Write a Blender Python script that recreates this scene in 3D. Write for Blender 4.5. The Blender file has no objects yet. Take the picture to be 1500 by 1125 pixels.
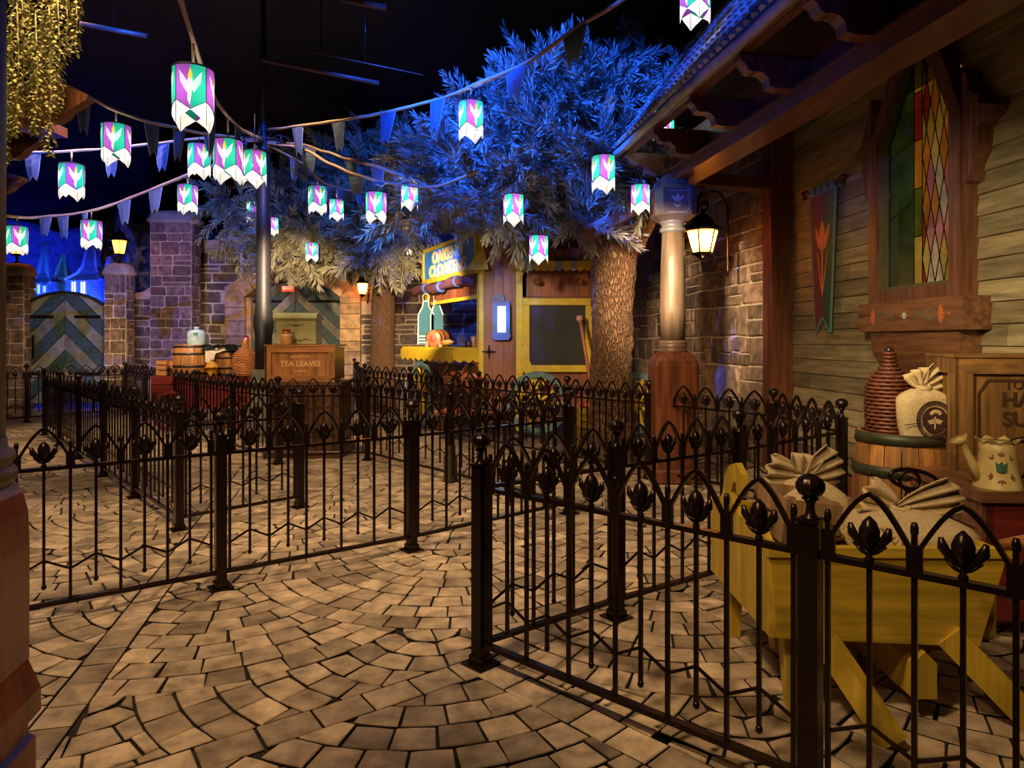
import bpy, math, random
import numpy as np
from mathutils import Matrix, Vector, noise as mnoise
C = bpy.context.scene.collection
PI = math.pi
rnd = random.Random(7)
# ------------------------------------------------------------------ camera
HOR, FPX, CAMH = 500.0, 1000.0, 1.6
cam_d = bpy.data.cameras.new('camera'); cam = bpy.data.objects.new('camera', cam_d); C.objects.link(cam)
cam.location = (0, 0, CAMH); cam.rotation_euler = (PI/2, 0, 0)
cam_d.sensor_fit = 'HORIZONTAL'; cam_d.sensor_width = 36.0; cam_d.lens = 36.0*FPX/1500
cam_d.shift_y = -(562.5-HOR)/1500; cam_d.clip_start = 0.05; cam_d.clip_end = 200
bpy.context.scene.camera = cam
vs = bpy.context.scene.view_settings
vs.view_transform = 'Standard'; vs.look = 'None'; vs.gamma = 1; vs.use_curve_mapping = False; vs.exposure = 0.0
# ------------------------------------------------------------------ world and the room's theatre lights
w = bpy.data.worlds.new('dark_hall'); bpy.context.scene.world = w; w.use_nodes = True
w.node_tree.nodes['Background'].inputs[0].default_value = (0.5, 0.32, 0.25, 1)
w.node_tree.nodes['Background'].inputs[1].default_value = 0.010
def spot(name, loc, to, power, col, size=60, blend=0.5, radius=0.15):
    d = bpy.data.lights.new(name, 'SPOT'); d.energy = power; d.color = col; d.spot_size = math.radians(size)
    d.spot_blend = blend; d.shadow_soft_size = radius
    o = bpy.data.objects.new(name, d); C.objects.link(o); o.location = loc
    o.rotation_euler = (Vector(to)-Vector(loc)).to_track_quat('-Z', 'Y').to_euler(); return o
def point(name, loc, power, col, radius=0.05):
    d = bpy.data.lights.new(name, 'POINT'); d.energy = power; d.color = col; d.shadow_soft_size = radius
    o = bpy.data.objects.new(name, d); C.objects.link(o); o.location = loc; return o
WARM = (1.0, 0.70, 0.41); AMB = (1.0, 0.55, 0.2); BLUE = (0.012, 0.10, 1.0)
# warm floor washes
spot('ceiling_spot', (-2.0, 1.0, 6.6), (-1.4, 4.0, 0), 1300, WARM, 85, 0.9, 0.3)
spot('ceiling_spot', (-3.8, 5.0, 6.6), (-3.2, 7.2, 0), 1000, WARM, 75, 0.9, 0.3)
spot('ceiling_spot', (-1.2, 4.6, 6.6), (0.3, 6.5, 0), 1000, WARM, 60, 0.9, 0.3)
spot('ceiling_spot', (-6.0, 9.0, 6.6), (-7.0, 12.0, 0), 1500, WARM, 80, 0.9, 0.3)
spot('ceiling_spot', (-3.4, 8.6, 6.6), (-2.6, 12.0, 0.0), 1000, WARM, 60, 0.9, 0.3)
# warm front light below the crowns: goods, kiosk, stone walls and trunks
spot('front_spot', (-4.6, 8.0, 2.9), (-8.4, 17.4, 1.8), 1700, (1, .66, .42), 40, 0.8, 0.1)
spot('front_spot', (-2.6, 8.0, 2.9), (-6.0, 18.6, 1.9), 4200, WARM, 30, 0.8, 0.1)
spot('front_spot', (-1.6, 9.2, 2.7), (-1.6, 18.6, 1.4), 2600, WARM, 44, 0.8, 0.1)
spot('front_spot', (-1.6, 4.0, 3.0), (0.3, 11.0, 1.4), 1250, (1, .74, .42), 26, 0.7, 0.1)
spot('front_spot', (-2.0, 4.4, 3.0), (1.5, 9.3, 1.5), 360, AMB, 26, 0.7, 0.1)
spot('front_spot', (-3.4, 4.0, 3.6), (-3.4, 9.8, 1.3), 520, AMB, 36, 0.7, 0.1)
spot('front_spot', (-0.6, 4.2, 3.0), (1.9, 7.9, 1.3), 260, AMB, 26, 0.7, 0.1)
spot('front_spot', (-6.4, 8.6, 2.6), (-10.6, 16.2, 1.4), 1300, WARM, 26, 0.7, 0.1)
spot('front_spot', (0.9, 6.0, 2.9), (2.8, 10.4, 1.7), 1300, WARM, 44, 0.8, 0.1)
spot('porch_spot', (0.8, 3.0, 2.7), (3.7, 5.9, 1.45), 420, (1, .78, .42), 58, 0.9, 0.12)
spot('porch_spot', (0.9, 0.6, 3.3), (2.9, 4.2, 0.9), 170, (1, .72, .38), 46, 0.9, 0.12)
spot('porch_spot', (-0.9, 0.8, 3.4), (1.6, 2.9, 0.5), 140, (1, .68, .32), 40, 0.9, 0.12)
spot('rim_spot', (-0.3, -0.2, 2.9), (-1.3, 1.5, 0.9), 85, (1, .5, .2), 50, 0.9, 0.1)
spot('leaf_spot', (-3.4, 3.0, 3.2), (-4.2, 6.3, 4.2), 110, (1, .8, .3), 45, 0.9, 0.1)
spot('canopy_warm_spot', (-4.2, 8.0, 1.2), (-5.0, 15.0, 4.0), 300, (1, .78, .48), 40, 0.9, 0.1)
spot('canopy_warm_spot', (-0.5, 6.0, 1.6), (-0.4, 9.6, 3.6), 30, (1, .74, .5), 60, 0.9, 0.1)
# blue washes
spot('blue_spot', (-3.2, 4.6, 6.6), (0.6, 9.0, 4.3), 11000, BLUE, 34, 0.5, 0.06)
spot('blue_spot', (-3.4, 4.4, 6.4), (-0.7, 9.6, 3.7), 4200, BLUE, 22, 0.5, 0.06)
spot('blue_spot', (-0.6, 5.0, 4.0), (1.4, 9.2, 3.15), 520, BLUE, 11, 0.5, 0.03)
spot('blue_spot', (-1.0, 7.0, 6.8), (-1.9, 15.0, 4.6), 5200, BLUE, 44, 0.7, 0.06)
spot('blue_spot', (-1.4, 3.4, 6.9), (2.0, 6.9, 4.55), 3200, (0.012, .08, 1), 15, 0.4, 0.05)
spot('blue_spot', (-1.4, 2.8, 6.9), (2.15, 5.5, 4.6), 3200, (0.012, .08, 1), 15, 0.4, 0.05)
spot('blue_spot', (-1.4, 2.0, 6.9), (2.35, 4.2, 4.7), 3200, (0.012, .08, 1), 16, 0.4, 0.05)
spot('rafter_blue_spot', (-2.6, 1.2, 3.9), (2.0, 5.2, 3.85), 420, (0.02, .06, 1), 18, 0.5, 0.05)
spot('blue_spot', (0.5, 3.6, 3.5), (1.86, 7.8, 3.22), 420, BLUE, 8, 0.3, 0.04)
spot('blue_spot', (-1.5, 7.4, 3.3), (-0.25, 11.0, 2.35), 420, (0.012, .16, 1), 15, 0.5, 0.03)
spot('blue_spot', (-3.6, 7.4, 3.4), (-1.1, 12.2, 3.0), 2200, (0.02, .20, 1), 13, 0.5, 0.03)
spot('blue_spot', (-1.0, 8.6, 4.6), (2.7, 11.4, 2.6), 1500, BLUE, 14, 0.2, 0.03)
spot('blue_spot', (-2.6, 7.6, 6.2), (-4.1, 11.0, 4.2), 1500, BLUE, 26, 0.6, 0.04)
spot('backdrop_blue', (-12.0, 20.2, 1.0), (-17.5, 30.0, 3.0), 9000, (0.015, 0.035, 1), 62, 0.9, 0.2)
spot('backdrop_blue', (-19.0, 20.2, 1.0), (-22.0, 30.0, 3.0), 7000, (0.015, 0.035, 1), 62, 0.9, 0.2)
spot('village_cyan', (-13.4, 20.0, 1.4), (-16.2, 25.0, 3.2), 1300, (0.02, 0.22, 1), 34, 0.6, 0.1)
spot('bunting_blue', (-4.6, 6.0, 6.0), (-6.4, 12.0, 4.2), 4500, BLUE, 40, 0.7, 0.05)
# ------------------------------------------------------------------ pixel helpers (photograph frame 1500 x 1125 -> place in the hall)
def P(px, py, Y): return Vector(((px-750)*Y/FPX, Y, CAMH-(py-HOR)*Y/FPX))
def G(px, py):
    Y = CAMH*FPX/(py-HOR); return Vector(((px-750)*Y/FPX, Y, 0))
# ------------------------------------------------------------------ materials
MATS = {}
def M(name, col, rough=.6, metal=0., bump=0., scale=12., var=.15, stretch=(1, 1, 1), col2=None, kind='noise', tint=0., dist=0.02,
      coat=0., emis=None, es=0., trans=0., spec=None):
    if name in MATS: return MATS[name]
    m = bpy.data.materials.new(name); MATS[name] = m; m.use_nodes = True; m.diffuse_color = (*col, 1)
    nt = m.node_tree; N = nt.nodes; L = nt.links; b = N['Principled BSDF']
    b.inputs['Roughness'].default_value = rough; b.inputs['Metallic'].default_value = metal
    b.inputs['Base Color'].default_value = (*col, 1)
    if spec is not None: b.inputs['Specular IOR Level'].default_value = spec
    if coat: b.inputs['Coat Weight'].default_value = coat; b.inputs['Coat Roughness'].default_value = .15
    if emis: b.inputs['Emission Color'].default_value = (*emis, 1); b.inputs['Emission Strength'].default_value = es
    if var or bump or col2:
        tc = N.new('ShaderNodeTexCoord'); mp = N.new('ShaderNodeMapping'); mp.inputs['Scale'].default_value = stretch
        L.new(tc.outputs['Object'], mp.inputs['Vector'])
        if kind == 'voronoi':
            t = N.new('ShaderNodeTexVoronoi'); t.feature = 'DISTANCE_TO_EDGE'; t.inputs['Scale'].default_value = scale; fac = t.outputs['Distance']
            nz = N.new('ShaderNodeTexNoise'); nz.inputs['Scale'].default_value = scale*.6
            ad = N.new('ShaderNodeMixRGB'); ad.inputs[0].default_value = .12
            L.new(mp.outputs[0], nz.inputs['Vector']); L.new(mp.outputs[0], ad.inputs[1]); L.new(nz.outputs['Color'], ad.inputs[2]); L.new(ad.outputs[0], t.inputs['Vector'])
            cr = N.new('ShaderNodeMapRange'); cr.inputs[2].default_value = .22; L.new(fac, cr.inputs[0]); fac = cr.outputs[0]
        elif kind == 'wave':
            t = N.new('ShaderNodeTexWave'); t.inputs['Scale'].default_value = scale; t.inputs['Distortion'].default_value = 3; t.inputs['Detail'].default_value = 3
            t.inputs['Detail Scale'].default_value = 1.5; L.new(mp.outputs[0], t.inputs['Vector']); fac = t.outputs['Fac']
        else:
            t = N.new('ShaderNodeTexNoise'); t.inputs['Scale'].default_value = scale; t.inputs['Detail'].default_value = 6; t.inputs['Roughness'].default_value = .6
            L.new(mp.outputs[0], t.inputs['Vector']); fac = t.outputs['Fac']
        mx = N.new('ShaderNodeMixRGB'); c2 = col2 if col2 else tuple(min(1, c*(1+var*1.6)) for c in col)
        c1 = col if col2 else tuple(c*(1-var*1.6) for c in col)
        mx.inputs[1].default_value = (*c1, 1); mx.inputs[2].default_value = (*c2, 1)
        if kind == 'noise':
            rr = N.new('ShaderNodeMapRange'); rr.inputs[1].default_value = .3; rr.inputs[2].default_value = .7; L.new(fac, rr.inputs[0]); L.new(rr.outputs[0], mx.inputs[0])
        else: L.new(fac, mx.inputs[0])
        out = mx.outputs[0]
        if tint:
            at = N.new('ShaderNodeAttribute'); at.attribute_name = 'tint'
            r2 = N.new('ShaderNodeMapRange'); r2.inputs[3].default_value = 1-tint; r2.inputs[4].default_value = 1+tint; L.new(at.outputs['Fac'], r2.inputs[0])
            vm = N.new('ShaderNodeVectorMath'); vm.operation = 'SCALE'; L.new(out, vm.inputs[0]); L.new(r2.outputs[0], vm.inputs['Scale']); out = vm.outputs[0]
        L.new(out, b.inputs['Base Color'])
        if bump:
            bp = N.new('ShaderNodeBump'); bp.inputs['Strength'].default_value = bump; bp.inputs['Distance'].default_value = dist
            L.new(fac, bp.inputs['Height']); L.new(bp.outputs[0], b.inputs['Normal'])
    return m
def wood(name, col, rough=.5, scale=3., var=.35, axis=2, tint=.25, bump=.25, coat=0.):
    st = [9., 9., 9.]; st[axis] = .7
    return M(name, col, rough, bump=bump, scale=scale, var=var, stretch=tuple(st), tint=tint, dist=.004, coat=coat)
def glowcloth(name, col, es=0.0):
    m = bpy.data.materials.new(name); m.use_nodes = True; nt = m.node_tree; N = nt.nodes; L = nt.links; N.clear()
    o = N.new('ShaderNodeOutputMaterial'); a = N.new('ShaderNodeBsdfTranslucent'); d = N.new('ShaderNodeBsdfDiffuse'); mx = N.new('ShaderNodeMixShader')
    a.inputs[0].default_value = (*col, 1); d.inputs[0].default_value = (*[c*.6 for c in col], 1); mx.inputs[0].default_value = .25
    L.new(a.outputs[0], mx.inputs[1]); L.new(d.outputs[0], mx.inputs[2]); last = mx.outputs[0]
    if es:
        e = N.new('ShaderNodeEmission'); e.inputs[0].default_value = (*col, 1); e.inputs[1].default_value = es
        ad = N.new('ShaderNodeAddShader'); L.new(last, ad.inputs[0]); L.new(e.outputs[0], ad.inputs[1]); last = ad.outputs[0]
    L.new(last, o.inputs[0]); m.diffuse_color = (*col, 1); return m
iron = M('black_iron', (.024, .012, .009), .26, .6, bump=.08, scale=60, var=.2, dist=.002)
# ------------------------------------------------------------------ mesh builder
W = {}
def wm(o):
    m = Matrix.Identity(4)
    while o is not None and o in W: m = W[o][0] @ m; o = W[o][1]
    return m
class MB:
    def __init__(s): s.v = []; s.f = []; s.m = []; s.sm = []; s.t = []
    def add(s, vs, fs, mi=0, smooth=False, tint=.5):
        b = len(s.v); s.v.extend([tuple(v) for v in vs]); s.f.extend([tuple(b+i for i in f) for f in fs])
        n = len(fs); s.m.extend([mi]*n); s.sm.extend([smooth]*n); s.t.extend([tint]*n); return s
    def box(s, lo, hi, mi=0, F=None, tint=.5, taper=0., bev=0.):
        x0, y0, z0 = lo; x1, y1, z1 = hi
        if bev:
            b = bev; v = []
            for (z, e) in ((z0, b), (z0+b, 0), (z1-b, 0), (z1, b)):
                for (x, y) in ((x0+e, y0+e+ (b if not e else 0)), ):
                    pass
                r = [(x0+b+e*0, y0+e), (x1-b, y0+e), (x1-e, y0+b), (x1-e, y1-b), (x1-b, y1-e), (x0+b, y1-e), (x0+e, y1-b), (x0+e, y0+b)]
                v += [(x, y, z) for x, y in r]
            f = [tuple(reversed(range(8))), tuple(range(24, 32))]
            for k in range(3):
                for i in range(8): j = (i+1) % 8; f.append((k*8+i, k*8+j, k*8+8+j, k*8+8+i))
        else:
            t = taper
            v = [(x0, y0, z0), (x1, y0, z0), (x1, y1, z0), (x0, y1, z0), (x0+t, y0+t, z1), (x1-t, y0+t, z1), (x1-t, y1-t, z1), (x0+t, y1-t, z1)]
            f = [(3, 2, 1, 0), (4, 5, 6, 7), (0, 1, 5, 4), (1, 2, 6, 5), (2, 3, 7, 6), (3, 0, 4, 7)]
        if F is not None: v = [F @ Vector(p) for p in v]
        return s.add(v, f, mi, False, tint)
    def bar(s, a, b, wd, h=None, up=(0, 0, 1), mi=0, tint=.5):
        a = Vector(a); b = Vector(b); h = h or wd; d = (b-a); l = d.length; d.normalize(); u = Vector(up)
        if abs(d.dot(u)) > .98: u = Vector((1, 0, 0)) if abs(d.x) < .9 else Vector((0, 1, 0))
        x = d.cross(u).normalized(); z = x.cross(d).normalized(); F = Matrix(((x.x, d.x, z.x, a.x), (x.y, d.y, z.y, a.y), (x.z, d.z, z.z, a.z), (0, 0, 0, 1)))
        return s.box((-wd/2, 0, -h/2), (wd/2, l, h/2), mi, F, tint)
    def tube(s, pts, r, n=8, mi=0, cap=True, smooth=True, flat=1.):
        pts = [Vector(p) for p in pts]; k = len(pts); rs = r if isinstance(r, (list, tuple)) else [r]*k
        v = []; ref = None
        for i, p in enumerate(pts):
            d = (pts[min(i+1, k-1)]-pts[max(i-1, 0)]); d = d.normalized() if d.length > 1e-9 else Vector((0, 0, 1))
            if ref is None:
                ref = Vector((0, 0, 1)) if abs(d.z) < .9 else Vector((1, 0, 0))
            x = (ref - d*ref.dot(d)).normalized(); ref = x; y = d.cross(x)
            for j in range(n):
                a = 2*PI*j/n; v.append(p+(x*math.cos(a)+y*math.sin(a)*flat)*rs[i])
        f = []
        for i in range(k-1):
            for j in range(n): q = (j+1) % n; f.append((i*n+j, i*n+q, i*n+n+q, i*n+n+j))
        if cap: f += [tuple(reversed(range(n))), tuple(range((k-1)*n, k*n))]
        return s.add(v, f, mi, smooth)
    def lathe(s, prof, n=16, c=(0, 0, 0), mi=0, smooth=True, sx=1, sy=1, flute=0, fl=0., F=None, rot=0., cap=True):
        v = []; k = len(prof)
        for (r, z) in prof:
            for j in range(n):
                a = 2*PI*j/n+rot; rr = r*(1+(fl*math.cos(flute*a) if flute else 0))
                v.append(Vector((c[0]+rr*math.cos(a)*sx, c[1]+rr*math.sin(a)*sy, c[2]+z)))
        if F is not None: v = [F @ p for p in v]
        f = []
        for i in range(k-1):
            for j in range(n): q = (j+1) % n; f.append((i*n+j, i*n+q, i*n+n+q, i*n+n+j))
        if cap: f += [tuple(reversed(range(n))), tuple(range((k-1)*n, k*n))]
        return s.add(v, f, mi, smooth)
    def prism(s, poly, y0, y1, mi=0, F=None, tint=.5, inset=0.):
        """poly in (x, z), extruded along y from y0 (front) to y1"""
        n = len(poly); cx = sum(p[0] for p in poly)/n; cz = sum(p[1] for p in poly)/n
        v = [Vector((cx+(x-cx)*(1-inset), y0, cz+(z-cz)*(1-inset))) for x, z in poly]+[Vector((x, y1, z)) for x, z in poly]
        if F is not None: v = [F @ p for p in v]
        ar = sum(poly[i][0]*poly[(i+1) % n][1]-poly[(i+1) % n][0]*poly[i][1] for i in range(n))
        idx = list(range(n)) if ar > 0 else list(reversed(range(n)))
        f = [tuple(idx), tuple(n+i for i in reversed(idx))]
        for a in range(n):
            i, j = idx[a], idx[(a+1) % n]; f.append((j, i, n+i, n+j))
        return s.add(v, f, mi, False, tint)
    def blob(s, c, r, n=10, m=7, mi=0, amp=0., seed=0, freq=2.):
        prof = []; v = []; c = Vector(c)
        for i in range(m+1):
            t = PI*i/m
            for j in range(n):
                a = 2*PI*j/n; d = Vector((math.sin(t)*math.cos(a), math.sin(t)*math.sin(a), -math.cos(t)))
                k = 1+amp*mnoise.noise(d*freq+Vector((seed*7.1, seed*3.3, 0))); v.append((c.x+d.x*r[0]*k, c.y+d.y*r[1]*k, c.z+d.z*r[2]*k))
        f = []
        for i in range(m):
            for j in range(n): q = (j+1) % n; f.append((i*n+j, i*n+q, i*n+n+q, i*n+n+j))
        return s.add(v, f, mi, True)
    def mesh(s, name, mats):
        me = bpy.data.meshes.new(name); me.from_pydata([tuple(v) for v in s.v], [], s.f)
        for m in (mats if isinstance(mats, (list, tuple)) else [mats]): me.materials.append(m)
        me.polygons.foreach_set('material_index', s.m); me.polygons.foreach_set('use_smooth', s.sm)
        if s.t and (min(s.t) != .5 or max(s.t) != .5):
            at = me.attributes.new('tint', 'FLOAT', 'FACE'); at.data.foreach_set('value', s.t)
        else:
            at = me.attributes.new('tint', 'FLOAT', 'FACE'); at.data.foreach_set('value', [.5]*len(s.f))
        me.update(); return me
    def build(s, name, mats, parent=None, world=False, kind=None, label=None, loc=None, rz=0.):
        me = s.mesh(name, mats)
        if world and parent is not None: me.transform(wm(parent).inverted())
        return put(name, me, parent, loc, rz, kind, label)
def put(name, me, parent=None, loc=None, rz=0., kind=None, label=None, scale=None):
    o = bpy.data.objects.new(name, me); C.objects.link(o)
    if parent is not None: o.parent = parent
    if loc is not None: o.location = loc
    if rz: o.rotation_euler = (0, 0, rz)
    if scale: o.scale = scale
    if kind: o['kind'] = kind
    if label: o['label'] = label
    W[o] = (Matrix.Translation(loc or (0, 0, 0)) @ Matrix.Rotation(rz, 4, 'Z') @ Matrix.Diagonal((*(scale or (1, 1, 1)), 1)), parent)
    return o
def thing(name, label, cat, loc=(0, 0, 0), rz=0., group=None):
    o = bpy.data.objects.new(name, None); C.objects.link(o); o.location = loc; o.rotation_euler = (0, 0, rz); o.empty_display_size = .1
    o['label'] = label; o['category'] = cat
    if group: o['group'] = group
    W[o] = (Matrix.Translation(loc) @ Matrix.Rotation(rz, 4, 'Z'), None); return o
def tag(o, label, cat, group=None):
    o['label'] = label; o['category'] = cat
    if group: o['group'] = group
    return o
def struct(o): o['kind'] = 'structure'; return o
def catmull(pts, n=6):
    pts = [Vector(p) for p in pts]; out = []
    for i in range(len(pts)-1):
        p0 = pts[max(i-1, 0)]; p1 = pts[i]; p2 = pts[i+1]; p3 = pts[min(i+2, len(pts)-1)]
        for k in range(n):
            t = k/n; out.append(.5*((2*p1)+(p2-p0)*t+(2*p0-5*p1+4*p2-p3)*t*t+(3*p1-p0-3*p2+p3)*t**3))
    out.append(pts[-1]); return out
def clip(poly, p, n):
    """keep the side of line through p where dot(q-p, n) >= 0"""
    out = []; k = len(poly)
    for i in range(k):
        a = poly[i]; b = poly[(i+1) % k]; da = (a[0]-p[0])*n[0]+(a[1]-p[1])*n[1]; db = (b[0]-p[0])*n[0]+(b[1]-p[1])*n[1]
        if da >= 0: out.append(a)
        if (da >= 0) != (db >= 0):
            t = da/(da-db); out.append((a[0]+(b[0]-a[0])*t, a[1]+(b[1]-a[1])*t))
    return out
def area(poly): return abs(sum(poly[i][0]*poly[(i+1) % len(poly)][1]-poly[(i+1) % len(poly)][0]*poly[i][1] for i in range(len(poly))))/2
def shrink(poly, d):
    n = len(poly); a = sum(poly[i][0]*poly[(i+1) % n][1]-poly[(i+1) % n][0]*poly[i][1] for i in range(n)); sg = 1 if a > 0 else -1
    q = list(poly)
    for i in range(n):
        x0, y0 = poly[i]; x1, y1 = poly[(i+1) % n]; l = math.hypot(x1-x0, y1-y0)
        if l < 1e-6: continue
        nx, ny = -(y1-y0)/l*sg, (x1-x0)/l*sg
        q = clip(q, (x0+nx*d, y0+ny*d), (nx, ny))
        if len(q) < 3: return []
    return q
def text(s, size, F, mat, parent, name='lettering', depth=.006, align='CENTER', bold=0., sx=1., spacing=1., shear=0.):
    cu = bpy.data.curves.new('t', 'FONT'); cu.body = s; cu.size = size; cu.extrude = depth/2; cu.align_x = align; cu.align_y = 'CENTER'; cu.offset = bold
    cu.resolution_u = 3; cu.space_character = spacing; cu.shear = shear
    o = bpy.data.objects.new('t', cu); me = bpy.data.meshes.new_from_object(o); bpy.data.objects.remove(o); bpy.data.curves.remove(cu)
    # letters are drawn in x (right), y (up); bring up to local z, facing -y
    R = Matrix(((sx, 0, 0, 0), (0, 0, -1, 0), (0, 1, 0, 0), (0, 0, 0, 1)))
    me.transform(F @ R); me.materials.clear(); me.materials.append(mat)
    if parent is not None: me.transform(wm(parent).inverted())
    return put(name, me, parent)
def frame(o, xd, up=(0, 0, 1)):
    """x right as the viewer sees it, y away from the viewer, z up"""
    x = Vector(xd).normalized(); z = Vector(up).normalized(); y = z.cross(x)
    return Matrix(((x.x, y.x, z.x, o[0]), (x.y, y.y, z.y, o[1]), (x.z, y.z, z.z, o[2]), (0, 0, 0, 1)))
# ------------------------------------------------------------------ room shell
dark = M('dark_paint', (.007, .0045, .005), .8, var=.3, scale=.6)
ce = MB().box((-26, -4, 7.2), (9, 34, 7.3)).build('ceiling', dark); struct(ce)
b = MB().box((-26, -4.2, 0), (9, -4, 7.2)).build('wall_rear', dark); struct(b)
b = MB().box((5.2, -4, 0), (5.4, 34, 7.2)).build('wall_east_shell', dark); struct(b)
b = MB().box((-26.2, -4, 0), (-26, 34, 7.2)).build('wall_west_shell', dark); struct(b)
pipeM = M('rusty_pipe', (.11, .045, .035), .5, .2, var=.3, scale=8)
for k, (a_, c_) in enumerate([((118, 35, 9), (216, 53, 9)), ((500, -2, 8), (566, 12, 8)), ((385, 88, 10.5), (555, 122, 10.5)), ((450, 75, 10.5), (620, 110, 10.5))]):
    pp = thing('ceiling_pipe', ['short pink-lit pipe near the ceiling above the left lanterns', 'thick pipe end high up at the top centre of the photo',
               'rust-brown pipe just right of the pole top under the dark ceiling', 'thin long pipe behind the others on the dark ceiling'][k], 'pipe', P(*a_))
    MB().tube([P(*a_), P(*c_)], [.035, .04, .035, .012][k], 8).build('pipe_run', pipeM, pp, world=True)
    mid = (P(*a_)+P(*c_))/2; MB().tube([mid, (mid.x, mid.y, 7.2)], .01, 6).build('hanger', iron, pp, world=True)
# ------------------------------------------------------------------ floor: fan-laid setts, straight border bands
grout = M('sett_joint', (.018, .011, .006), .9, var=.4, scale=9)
sett = M('sett_stone', (.42, .31, .195), .34, bump=.6, scale=8, var=.34, tint=.40, dist=.02)
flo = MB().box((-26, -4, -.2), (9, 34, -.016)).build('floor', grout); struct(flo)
def bandpt(px, py): g = G(px, py); return (g.x, g.y)
BANDS = [(bandpt(300, 1107), bandpt(700, 976), 1.3, 0), (bandpt(716, 980), bandpt(1010, 1130), 0, 1.2), (bandpt(64, 1078), bandpt(226, 865), 1.5, 4.5),
         ((-9.5, 8.2), (2.8, 6.9), 0, 0)]
BW = .085
bsegs = []
for (a_, c_, e0, e1) in BANDS:
    dx, dy = c_[0]-a_[0], c_[1]-a_[1]; l = math.hypot(dx, dy); dx /= l; dy /= l
    bsegs.append(((a_[0]-dx*e0, a_[1]-dy*e0), (dx, dy), l+e0+e1))
def split_bands(poly):
    cx = sum(p[0] for p in poly)/len(poly); cy = sum(p[1] for p in poly)/len(poly)
    for (o, d, l) in bsegs:
        s = (cx-o[0])*d[0]+(cy-o[1])*d[1]
        if s < -.02 or s > l+.02: continue
        n = (-d[1], d[0]); t = (cx-o[0])*n[0]+(cy-o[1])*n[1]
        if abs(t) > .5: continue
        sg = 1 if t >= 0 else -1
        poly = clip(poly, (o[0]+n[0]*sg*BW, o[1]+n[1]*sg*BW), (n[0]*sg, n[1]*sg))
        if len(poly) < 3: return []
        cx = sum(p[0] for p in poly)/len(poly); cy = sum(p[1] for p in poly)/len(poly)
    return poly
stones = []
def infloor(x, y):
    if y < 1.3 or y > 20: return False
    if abs(x) > y*.86+.4: return False
    if x > 4.6: return False
    return True
R0 = 1.45; NC = 9
for iy in range(-2, 38):
    for ix in range(-18, 10):
        cx = ix*2*R0+(R0 if iy % 2 else 0)-.45; cy = iy*R0*.5+.9
        if not (-18 < cx < 7 and 0 < cy < 22): continue
        if abs(cx) > cy*.9+2: continue
        ups = [(cx-R0, cy+R0*.5), (cx+R0, cy+R0*.5), (cx, cy+R0)]
        for k in range(NC):
            r0 = R0*k/NC; r1 = R0*(k+1)/NC; n = max(4, int(round(2*PI*(r0+r1)/2/.185)))
            off = rnd.random()
            for j in range(n):
                a0 = off+2*PI*j/n; a1 = off+2*PI*(j+1)/n
                jt = (rnd.random()-.5)*.012
                poly = [(cx+r0*math.cos(a0), cy+r0*math.sin(a0)), (cx+r1*math.cos(a0+jt), cy+r1*math.sin(a0+jt)), *[(cx+r1*math.cos(a0+(a1-a0)*q_), cy+r1*math.sin(a0+(a1-a0)*q_)) for q_ in (.25, .5, .75)],
                        (cx+r1*math.cos(a1+jt), cy+r1*math.sin(a1+jt)), (cx+r0*math.cos(a1), cy+r0*math.sin(a1)), (cx+r0*math.cos((a0+a1)/2), cy+r0*math.sin((a0+a1)/2))]
                if k == 0: poly = poly[1:6]+[(cx, cy)]
                mx = sum(p[0] for p in poly)/len(poly); my = sum(p[1] for p in poly)/len(poly)
                if not infloor(mx, my): continue
                for (ux, uy) in ups:
                    d = math.hypot(mx-ux, my-uy)
                    if d < R0+.25:
                        nx, ny = (mx-ux)/d, (my-uy)/d; poly = clip(poly, (ux+nx*R0, uy+ny*R0), (nx, ny))
                        if len(poly) < 3: break
                if len(poly) < 3: continue
                poly = split_bands(poly)
                if len(poly) < 3 or area(poly) < .0036: continue
                poly = shrink(poly, .0048)
                if len(poly) >= 3 and area(poly) > .0018: stones.append(poly)
for (o, d, l) in bsegs:
    n = (-d[1], d[0]); s = 0
    while s < l:
        L_ = .17+rnd.random()*.07
        q = [(s, -BW), (min(s+L_, l), -BW), (min(s+L_, l), BW), (s, BW)]
        poly = [(o[0]+d[0]*a+n[0]*c, o[1]+d[1]*a+n[1]*c) for a, c in q]; s += L_
        mx = sum(p[0] for p in poly)/4; my = sum(p[1] for p in poly)/4
        if infloor(mx, my):
            poly = shrink(poly, .005)
            if len(poly) >= 3 and area(poly) > .002: stones.append(poly)
def vis(poly):
    mx = sum(p[0] for p in poly)/len(poly); my = sum(p[1] for p in poly)/len(poly)
    px = 750+1000*mx/my; py = 500+1600/my
    return -(area(poly)/my**3) if (-30 < px < 1530 and py < 1150) else 1-1/my
stones.sort(key=vis)
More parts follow.
